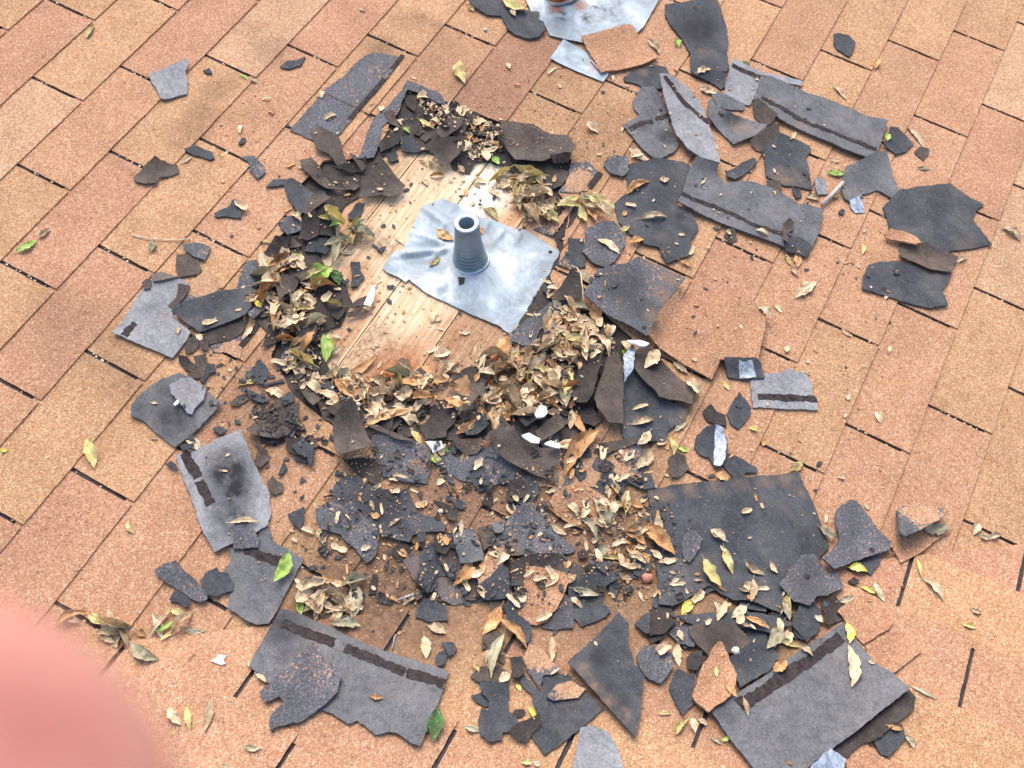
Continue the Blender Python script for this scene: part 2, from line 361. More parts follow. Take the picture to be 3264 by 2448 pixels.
def solid(V, F, top, thick):
    """closed sheet: top surface heights, thickness -> vertices, faces, number of top faces"""
    n = len(V); T = np.column_stack([V, top]); Bm = np.column_stack([V, top - thick])
    faces = [tuple(int(q) for q in f) for f in F]; nt_ = len(faces)
    faces += [tuple(int(q) + n for q in f[::-1]) for f in F]
    cnt = {}
    for f in F:
        for i in range(3):
            e = (int(f[i]), int(f[(i + 1) % 3])); cnt[e] = 1
    bd = [e for e in cnt if (e[1], e[0]) not in cnt]
    W_ = [T, Bm]; idx = 2 * n; ex = []
    for a, b in bd:
        ex += [T[a], T[b], Bm[a], Bm[b]]; faces.append((idx + 1, idx, idx + 2, idx + 3)); idx += 4
    if ex: W_.append(np.array(ex))
    src = list(range(n)) * 2
    for a, b in bd: src += [a, b, a, b]
    return np.vstack(W_), faces, nt_, np.array(src)
# ------------------------------------------------------------------ ROOF
def zs(pts, t='Z', h=0.0): return [tuple(hit(t, p, h)) for p in pts]
H1 = roughen(zs([(880,186),(925,205),(960,222),(1086,268),(1170,310),(1233,346),(1240,385),(1205,418),(1232,450),(1222,500),(1218,538),(1205,570),(1188,596),(1190,640),(1200,668),(1300,672),(1372,738),(1345,800),(1300,860),(1285,930),(1230,965),(1150,970),(1080,950),(1000,955),(930,935),(880,945),(800,925),(740,935),(690,900),(640,860),(610,810),(585,780),(610,700),(570,660),(535,630),(560,570),(600,520),(640,470),(650,400),(700,350),(760,345),(800,330),(835,290),(850,250),(868,215)]), 0.012, 0.004, 3)
H2 = roughen(zs([(825,335),(860,312),(900,322),(960,335),(1010,348),(1060,345),(1130,380),(1160,395),(1195,405),(1180,440),(1190,470),(1210,540),(1180,600),(1130,680),(1100,735),(1140,765),(1190,765),(1205,800),(1185,850),(1130,895),(1080,880),(1050,905),(1020,920),(960,905),(900,915),(850,880),(800,860),(760,842),(715,800),(690,760),(700,715),(735,700),(760,650),(745,610),(715,590),(695,560),(690,510),(725,470),(745,440),(785,412),(830,410),(870,395),(850,370)]), 0.012, 0.004, 5)
DECK = -0.009
roof = bpy.data.objects.new('shingle_roof', None); COL.objects.link(roof)
M = RX.to_4x4(); roof.matrix_world = M; roof['_o'] = [0.0, 0.0, 0.0]
tag(roof, 'tan shingle roof with two shallow slopes meeting at a valley and a torn open hole', 'roof')
roofstains = [  # tile, centre, radius px (source), strength
 ('A', (1420,620), 52, .95), ('A', (1330,750), 60, .9), ('A', (1250,880), 55, .8), ('A', (1500,560), 50, .7), ('A', (1180,960), 40, .6), ('A', (1800,330), 80, .7), ('A',(1700,220),60,.45), ('A', (1280,1120), 60, .3), ('A',(1250,1080),40,.3),
 ('X', (720,50), 110, .8), ('X',(820,200),80,.8), ('X',(500,-60),110,.6), ('X',(330,-240),70,.5), ('B', (450,330), 60, .7), ('B',(700,130),35,.6), ('B',(820,190),30,.6), ('B',(850,300),110,.30), ('B',(620,150),60,.35),
 ('B', (1500,500), 220, .35), ('B', (1200,650), 150, .4), ('B',(1850,850),180,.35), ('B',(950,600),120,.45), ('B',(750,450),110,.4), ('Z',(1250,330),60,.5),
 ('O', (900,1150), 260, 1), ('O',(300,1250),190,.9), ('O',(700,1350),210,.9), ('P',(800,200),240,.85), ('P',(400,250),220,.9), ('O',(1500,200),200,.8), ('P',(1000,1100),300,.8), ('T',(700,300),260,.8), ('S',(600,200),160,.6), ('J',(1700,300),160,.5), ('J',(1500,700),120,.5), ('K',(1800,1500),150,.8), ('Z',(560,880),70,.35), ('Z',(1350,1080),120,.5),
 ('Z',(1450,700),45,.35), ('Z',(1500,880),60,.45), ('Z',(560,1290),55,.3), ('Z',(760,1100),90,.3), ('Z',(820,1290),90,.4), ('Z',(900,1480),60,.15), ('Z',(1350,1400),90,.35),('Z',(1280,880),150,.4),('Z',(1120,1400),80,.4)]
STX = [(hit(t, c), r / 41.0 * INCH * 1.05, s * (.55 if t in 'AX' else 1)) for t, c, r, s in roofstains]
def roof_paint(xy):
    p = np.zeros((len(xy), 3))
    for c, r, s in STX:
        d = np.hypot(xy[:, 0] - c[0], xy[:, 1] - c[1]) / r
        p[:, 0] = np.maximum(p[:, 0], s * np.clip(1.35 - d, 0, 1))
    return p
TINT = dict(y=(1.03, 1.03, 0.98), p=(0.96, 0.895, 0.95), c=(1.10, 1.15, 1.20), n=(0.99, 0.95, 0.96), l=(1.02, .99, 1.02))
spec = {(0,0):'y',(0,-1):'c',(1,0):'p',(1,-1):'n',(1,-2):'y',(2,-1):'y',(2,0):'c',(2,-2):'p',(3,-1):'n',(3,0):'p',(3,-2):'y',(4,-2):'l',(4,-3):'y',(-1,1):'y',(-1,0):'p',
        (0,1):'n',(1,1):'c',(10,0):'p',(11,-1):'y',(12,-1):'y',(13,-1):'y',(13,-2):'n',(14,-2):'c',(12,-2):'l',(12,-3):'l',(14,-3):'p',(15,-4):'c',(15,-3):'c',(14,-4):'l',(13,-4):'n',(12,-4):'n',(13,-3):'l',(16,-4):'c',(11,-4):'p',(11,-3):'n'}
def tint_of(i, k):
    r = random.Random(i * 131 + k * 17 + 5)
    c = spec.get((i, k)) or r.choice('ynplnyy')
    f = r.uniform(0.96, 1.04); return np.array(TINT[c]) * f
FU, FV = (-1.35, 2.15), (-2.35, 0.9)       # detailed region (plane frame)
def vquad(x0, y0, x1, y1): return [(x0, y0), (x1, y0), (x1, y1), (x0, y1)]
big = 9.0
bpoly = [tuple(VC + VD * -big + VN * 0.004), tuple(VC + VD * big + VN * 0.004), tuple(VC + VD * big + VN * big), tuple(VC - VD * big + VN * big)]
apoly = [tuple(VC + VD * -big), tuple(VC + VD * big), tuple(VC + VD * big - VN * big), tuple(VC - VD * big - VN * big)]
def touches(poly, q):
    P = np.array(poly); Q = np.array(q)
    return inpoly(P[:, 0], P[:, 1], q).any() or inpoly(Q[:, 0], Q[:, 1], poly).any()
def build_course(slope, i):
    VV, FF, TT, PP, SM = [], [], [], [], []; off = 0
    for k in range(-24, 24):
        if slope == 'A':
            u0 = S_ * i + TAB * k; g = 0.0033; x0, x1 = u0 + g, u0 + TAB - g; yt, yb = -E_ * i + 0.014, -E_ * (i + 1)
            if x1 < -3.6 or x0 > 4.4: continue
            poly = [(x0, yt), (x0, yb), (x1, yb), (x1, yt)]; clip = bpoly
        else:
            o_ = BOFF.get(i, (i * 4.6) % 12); v0 = (o_ + 12 * k) * INCH; g = 0.0033
            ub, ue = (-32 + 5 * (i)) * INCH, (-32 + 5 * (i + 1)) * INCH
            y1, y0 = -v0 - g, -v0 - TAB + g
            if y1 < -4.2 or y0 > 2.0: continue
            poly = [(ub - 0.014, y0), (ue, y0), (ue, y1), (ub - 0.014, y1)]; clip = apoly
        c = np.mean(poly, 0)
        d = bside(np.array(poly)[:, 0], np.array(poly)[:, 1])
        if (slope == 'A' and d.min() > 0.004) or (slope == 'B' and d.max() < 0): continue
        near = FU[0] < c[0] < FU[1] and FV[0] < c[1] < FV[1]
        holes = []
        if d.min() < 0 < d.max(): holes.append(clip)
        if slope == 'A' and touches(poly, H1): holes.append(H1)
        if near or holes:
            pl = roughen(poly, 0.010, 0.0009, i * 7 + k)
            V, F = tri(pl, 0.014 if near else 0.05, holes)
            if len(F) == 0: continue
            used = np.unique(F)
            V, F = V, F
        else:
            V = np.array(poly); F = np.array([(0, 1, 2), (0, 2, 3)])
        if slope == 'A': fr = (-V[:, 1] - E_ * i) / E_
        else: fr = (V[:, 0] - (-32 + 5 * i) * INCH) / (5 * INCH)
        bz = np.zeros(len(V)) if slope == 'A' else bside(V[:, 0], V[:, 1]) * TB
        w = np.array([fbm(a, b, 9, i + k) for a, b in V]) * 0.0008 if near else 0
        top = bz + (0.0025 if slope == 'A' else 0.0075) + 0.003 * fr + w
        W_, f_, n_, src = solid(V, F, top, 0.0030)
        pv = roof_paint(V)
        VV.append(W_); FF += [tuple(q + off for q in f) for f in f_]; SM += [j < n_ for j in range(len(f_))]
        PP.append(pv[src]); TT.append(np.tile(tint_of(i if slope == 'A' else i + 50, k), (len(W_), 1))); off += len(W_)
    if not VV: return
    o = link('shingle_course', np.vstack(VV), FF, MAT['roof'], roof, 0, np.vstack(PP), np.vstack(TT))
    o.data.polygons.foreach_set('use_smooth', SM)
BOFF = {-1: 10.0, 0: 5.5, 1: 11.5, 2: 5.8, 3: 1.6, 4: 7.0, 5: 2.2, 6: 8.9}
for i in range(-22, 40): build_course('A', i)
for i in range(-22, 30): build_course('B', i)
# underlay below the tabs, open at the hole
aq = vquad(-3.7, -4.4, 4.5, 2.4)
V, F = tri(aq, None, [bpoly, H1]); W_, f_, n_, s_ = solid(V, F, np.zeros(len(V)), 0.0105)
link('asphalt_underlay', W_, f_, MAT['under'], roof)
V, F = tri(vquad(-3.7, -4.4, 4.5, 2.4), None, [apoly]); W_, f_, n_, s_ = solid(V, F, bside(V[:, 0], V[:, 1]) * TB + 0.0045, 0.004)
link('asphalt_underlay', W_, f_, MAT['under'], roof)
# torn felt ring round the bare wood
V, F = tri(H1, 0.012, [H2]); tp = np.array([fbm(a, b, 22, 4) for a, b in V]) * 0.003 - 0.0035
W_, f_, n_, s_ = solid(V, F, tp, 0.003)
link('torn_felt_layer', W_, f_, MAT['feltd'], roof, n_)
# boards
bx0, bx1 = -16 * INCH, 24 * INCH
edges = [14.1, 19.1, 24.1, 29.1, 34.1, 39.05, 44.0, 49.0]
wst = [('F', (640,560), 70, 'B', .45), ('F', (950,120), 80, 'B', .3), ('F',(620,1320),60,'B',.45), ('K',(600,180),70,'B',.35), ('K',(2150,620),60,'B',1), ('K',(1100,850),100,'B',.9), ('G',(780,420),70,'B',.7), ('G',(560,560),60,'B',.55), ('L',(600,480),70,'B',.8),
       ('G', (250,300), 60, 'G', .9), ('B',(1150,1250),70,'G',.9), ('F',(2100,200),50,'G',.9), ('F', (800,820), 60, 'R', .8), ('F',(760,1130),45,'R',.5), ('F',(500,980),50,'R',.6), ('K',(960,200),40,'R',.7), ('K',(750,330),80,'R',.7), ('K',(1100,500),90,'R',.8), ('K',(1800,150),60,'B',.35), ('F',(1000,900),40,'R',.8), ('F',(620,900),60,'R',.5), ('K',(1800,350),90,'R',.6), ('B',(600,1100),60,'R',.4), ('L',(150,250),90,'R',.5)]
WST = [(hit(t, c, DECK), r / 41 * INCH * 1.1, ch, s) for t, c, r, ch, s in wst]
for a, b in zip(edges[:-1], edges[1:]):
    y1, y0 = -(a * INCH + 0.0012), -(b * INCH - 0.0012)
    V, F = tri(vquad(bx0, y0, bx1, y1), 0.014); tp = np.full(len(V), DECK) + rng.normal(0, 0.0001, len(V)) + random.uniform(-.0006, .0004)
    pv = np.zeros((len(V), 3))
    for c, r, ch, s in WST:
        dd = np.hypot((V[:, 0] - c[0]) * (0.55 if ch != 'R' else 1), V[:, 1] - c[1]) / r; j = 'RGB'.index(ch)
        pv[:, j] = np.maximum(pv[:, j], s * np.clip(1.4 - dd, 0, 1))
    if a > 39: pv[:, 2] = np.maximum(pv[:, 2], 0.25)
    W_, f_, n_, s_ = solid(V, F, tp, 0.019)
    link('deck_board', W_, f_, MAT['wood2' if a > 39 else 'wood'], roof, n_, pv[s_])
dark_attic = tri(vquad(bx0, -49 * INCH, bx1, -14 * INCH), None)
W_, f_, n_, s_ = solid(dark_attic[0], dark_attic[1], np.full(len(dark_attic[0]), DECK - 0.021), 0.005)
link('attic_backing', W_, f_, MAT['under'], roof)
inh1 = inpoly(GX, GY, H1); inh2 = inpoly(GX, GY, H2)
HF[inh1] = -0.003; HF[inh2] = DECK
db = bside(GX, GY); HF[db > 0] += 0.0033
# ------------------------------------------------------------------ PIECES lying on the roof
NP = [0]
def piece(tile, kind, pts, label, name=None, cat=None, group=None, rag=1.0, thick=0.0032, curl=0.0, lift=0.0, tilt=None, stain=(), strips=(), films=(), holes_=(), flat=0, parent=None, soft=9, strength=1):
    NP[0] += 1; sd_ = NP[0] * 1.37
    curl *= .85 if kind in ('felt', 'feltd', 'tar') else .5
    h = 0.004
    for _ in range(2):
        poly = [tuple(hit(tile, p, h + lift)) for p in pts]
        ix0, ix1, iy0, iy1 = window(poly, 0.05)
        m = inpoly(GX[iy0:iy1, ix0:ix1], GY[iy0:iy1, ix0:ix1], poly)
        sub = HF[iy0:iy1, ix0:ix1]
        h = float(np.median(sub[m])) + thick + 0.001 if m.any() else float(sample(sub, ix0, iy0, poly[0][0], poly[0][1])) + thick
    ol = roughen(poly, 0.006, 0.0019 * rag, sd_)
    c = np.mean(poly, 0); R_ = max(0.02, float(np.mean(np.hypot(*(np.array(poly) - c).T))))
    A = maxf(sub, 2); A = box(box(A, 3), 2); A = np.maximum(A, box(sub, 1)) + 0.0006
    gxx, gyy = GX[iy0:iy1, ix0:ix1], GY[iy0:iy1, ix0:ix1]
    curl = min(curl, .22 * R_)
    lowamp = min(0.0012 + curl * 0.35, .03 * R_ + .0004)
    dx, dy = (gxx - c[0]), (gyy - c[1]); rr = np.hypot(dx, dy) / R_
    ph = random.uniform(0, 6.28); an = np.arctan2(dy, dx)
    A = A + curl * rr ** 2 * (0.55 + 0.45 * np.cos(2 * (an - ph))) + lowamp * (np.sin(dx * 38 + sd_) * np.cos(dy * 31 - sd_) + 1) * 0.5
    A += lift
    if tilt:
        e0 = hit(tile, tilt[0], h); e1 = hit(tile, tilt[1], h); dv = e1 - e0; L = np.linalg.norm(dv); dv /= L
        A += np.clip(((gxx - e0[0]) * dv[0] + (gyy - e0[1]) * dv[1]) / L, 0, 1.3) * tilt[2]
    bs = base(gxx, gyy); A = A + bs
    V, F = tri(ol, 0.0085)
    if len(F) == 0: return None
    top = sample(A, ix0, iy0, V[:, 0], V[:, 1]) + thick
    pv = np.zeros((len(V), 3))
    for ch, pt, r, s in stain:
        q = hit(tile, pt, h); rr_ = r / TILES[tile][2] / 41 * INCH
        rx = rr_ if not isinstance(r, tuple) else 0
        d = np.hypot(V[:, 0] - q[0], V[:, 1] - q[1]) / rr_; j = 'RGB'.index(ch)
        pv[:, j] = np.maximum(pv[:, j], s * np.clip(1.45 - d, 0, 1))
    W_, f_, n_, s_ = solid(V, F, top, thick)
    nm = name or {'back': 'shingle_fragment', 'light': 'shingle_fragment', 'dark': 'shingle_fragment', 'felt': 'felt_scrap', 'feltd': 'felt_scrap', 'mot': 'worn_shingle_fragment', 'tan': 'tan_shingle_fragment', 'galv': 'metal_sheet', 'tar': 'sealant_strip'}.get(kind, 'scrap')
    ct = cat or {'shingle_fragment': 'shingle piece', 'worn_shingle_fragment': 'shingle piece', 'tan_shingle_fragment': 'shingle piece', 'felt_scrap': 'felt scrap', 'metal_sheet': 'metal sheet'}.get(nm, 'scrap')
    o = link(nm, W_, f_, MAT[kind], None if parent is None else parent, n_, pv[s_])
    if parent is None: tag(o, label, ct, group)
    def overlay(pl, nm2, mt, up=0.0007, th=0.0006, rg=1.0):
        V2, F2 = tri(roughen(pl, 0.005, 0.0016 * rg, sd_ + 4), 0.009)
        if len(F2) == 0: return
        ok = inpoly(V2[F2].mean(1)[:, 0], V2[F2].mean(1)[:, 1], ol); F2 = F2[ok]
        if len(F2) == 0: return
        t2 = sample(A, ix0, iy0, V2[:, 0], V2[:, 1]) + thick + up
        w2, f2, n2, s2 = solid(V2, F2, t2, th); link(nm2, w2, f2, MAT[mt], o, n2)
    for st in strips:
        w = st[0] / TILES[tile][2] / 41 * INCH * 0.5; q = [hit(tile, p, h + lift) for p in st[1]]
        Lf, Rt = [], []
        for i_, a in enumerate(q):
            t = (q[min(i_ + 1, len(q) - 1)] - q[max(i_ - 1, 0)]); t /= np.linalg.norm(t); nn = np.array([-t[1], t[0]])
            Lf.append(tuple(a + nn * w)); Rt.append(tuple(a - nn * w))
        overlay(Lf + Rt[::-1], 'sealant_strip', 'tar', rg=2.2)
    for fm in films: overlay([tuple(hit(tile, p, h + lift)) for p in fm], 'release_film', 'film', 0.0010)
    for pt, r in holes_:
        q = hit(tile, pt, h + lift); r_ = r / TILES[tile][2] / 41 * INCH
        overlay([tuple(q + r_ * np.array([math.cos(a), math.sin(a)])) for a in np.linspace(0, 6.28, 10)[:-1]], 'nail_hole', 'tar', 0.0006, 0.0005, 0.3)
    if parent is None:
        tp = A - bs + thick
        HF[iy0:iy1, ix0:ix1] = np.where(inpoly(gxx, gyy, poly), np.maximum(sub, tp), sub)
    return o
P_ = piece
# -- worn or torn parts of the laid roof (children of the roof)
for t, k, pts, kw in [
 ('B', 'mot', [(-10,690),(60,600),(190,510),(260,430),(330,370),(400,345),(550,370),(590,385),(430,590),(300,735),(175,890),(60,965),(0,935),(-160,858)], dict(name='stripped_shingle_patch')),
 ('E', 'mot', [(1040,560),(1150,505),(1210,560),(1290,680),(1180,760),(1000,800),(850,870),(800,960),(780,900),(900,720),(1000,640)], dict(name='stripped_shingle_patch', stain=[('G',(1100,650),150,1)])),
 ('B', 'mot', [(620,525),(700,560),(830,620),(880,690),(830,680),(700,610),(620,590),(590,650),(560,740),(450,840),(440,940),(400,1030),(290,1050),(330,960),(350,880),(390,790),(500,690),(580,600)], dict(name='stripped_shingle_patch')),
 ('G', 'mot', [(1000,60),(1190,50),(1290,165),(1170,345),(1010,360),(880,350),(960,250),(990,160)], dict(name='stripped_shingle_patch', stain=[('G',(1100,250),150,.8)])),
 ('G', 'mot', [(1000,450),(1070,460),(1010,560),(830,790),(640,710),(800,660),(900,600)], dict(name='stripped_shingle_patch', stain=[('G',(950,600),200,.9)])),
 ('E', 'mot', [(1440,690),(1460,590),(1540,420),(1640,400),(1660,600),(1600,760),(1500,760)], dict(name='stripped_shingle_patch')),
 ('G', 'mot', [(560,1640),(800,1480),(1000,1450),(960,1600),(700,1750),(640,1900),(520,1900),(330,1830)], dict(name='stripped_shingle_patch')),
 ('Z', 'mot', [(960,965),(1180,970),(1380,950),(1400,1000),(1380,1045),(1240,1055),(1130,1050),(1000,1040),(940,1010)], dict(name='stripped_shingle_patch', stain=[('G',(1250,1010),90,1)])),
 ('E', 'mot', [(1160,1270),(1350,1215),(1480,1160),(1500,1230),(1470,1400),(1300,1330),(1190,1340)], dict(name='stripped_shingle_patch', stain=[('G',(1400,1350),120,1)])),
 ('O', 'mot', [(900,900),(1100,850),(1400,930),(1650,1100),(1780,1290),(1690,1330),(1400,1360),(1290,1310),(1230,1200),(1000,1100)], dict(name='stripped_shingle_patch', stain=[('B',(1200,1000),260,.7)])),
]:
    P_(t, k, pts, None, thick=0.0012, parent=roof, rag=1.2, **kw)
def rstrip(t, w, line):
    q = [np.array(hit(t, p)) for p in line]; r_ = w / TILES[t][2] / 41 * INCH * .5
    L_, R_ = [], []
    for i_, a in enumerate(q):
        tt = q[min(i_ + 1, len(q) - 1)] - q[max(i_ - 1, 0)]; tt /= np.linalg.norm(tt); nn = np.array([-tt[1], tt[0]]); L_.append(a + nn * r_); R_.append(a - nn * r_)
    V, F = tri(roughen(L_ + R_[::-1], .005, .0012, 7), .009)
    ix0, ix1, iy0, iy1 = window(V, .02); W_, f_, n_, s_ = solid(V, F, sample(box(HF[iy0:iy1, ix0:ix1], 1), ix0, iy0, V[:, 0], V[:, 1]) + base(V[:, 0], V[:, 1]) + .0030, .0012)
    link('sealant_strip', W_, f_, MAT['tar'], roof, n_)
rstrip('B', 7, [(60,622),(220,702),(385,782)]); rstrip('B', 30, [(590,380),(440,570),(300,730),(175,880)]); rstrip('G', 60, [(1300,180),(1240,260),(1190,330)]); rstrip('G', 75, [(1090,480),(1000,640),(880,820)])
rstrip('E', 45, [(1740,950),(1600,1160),(1480,1300)])
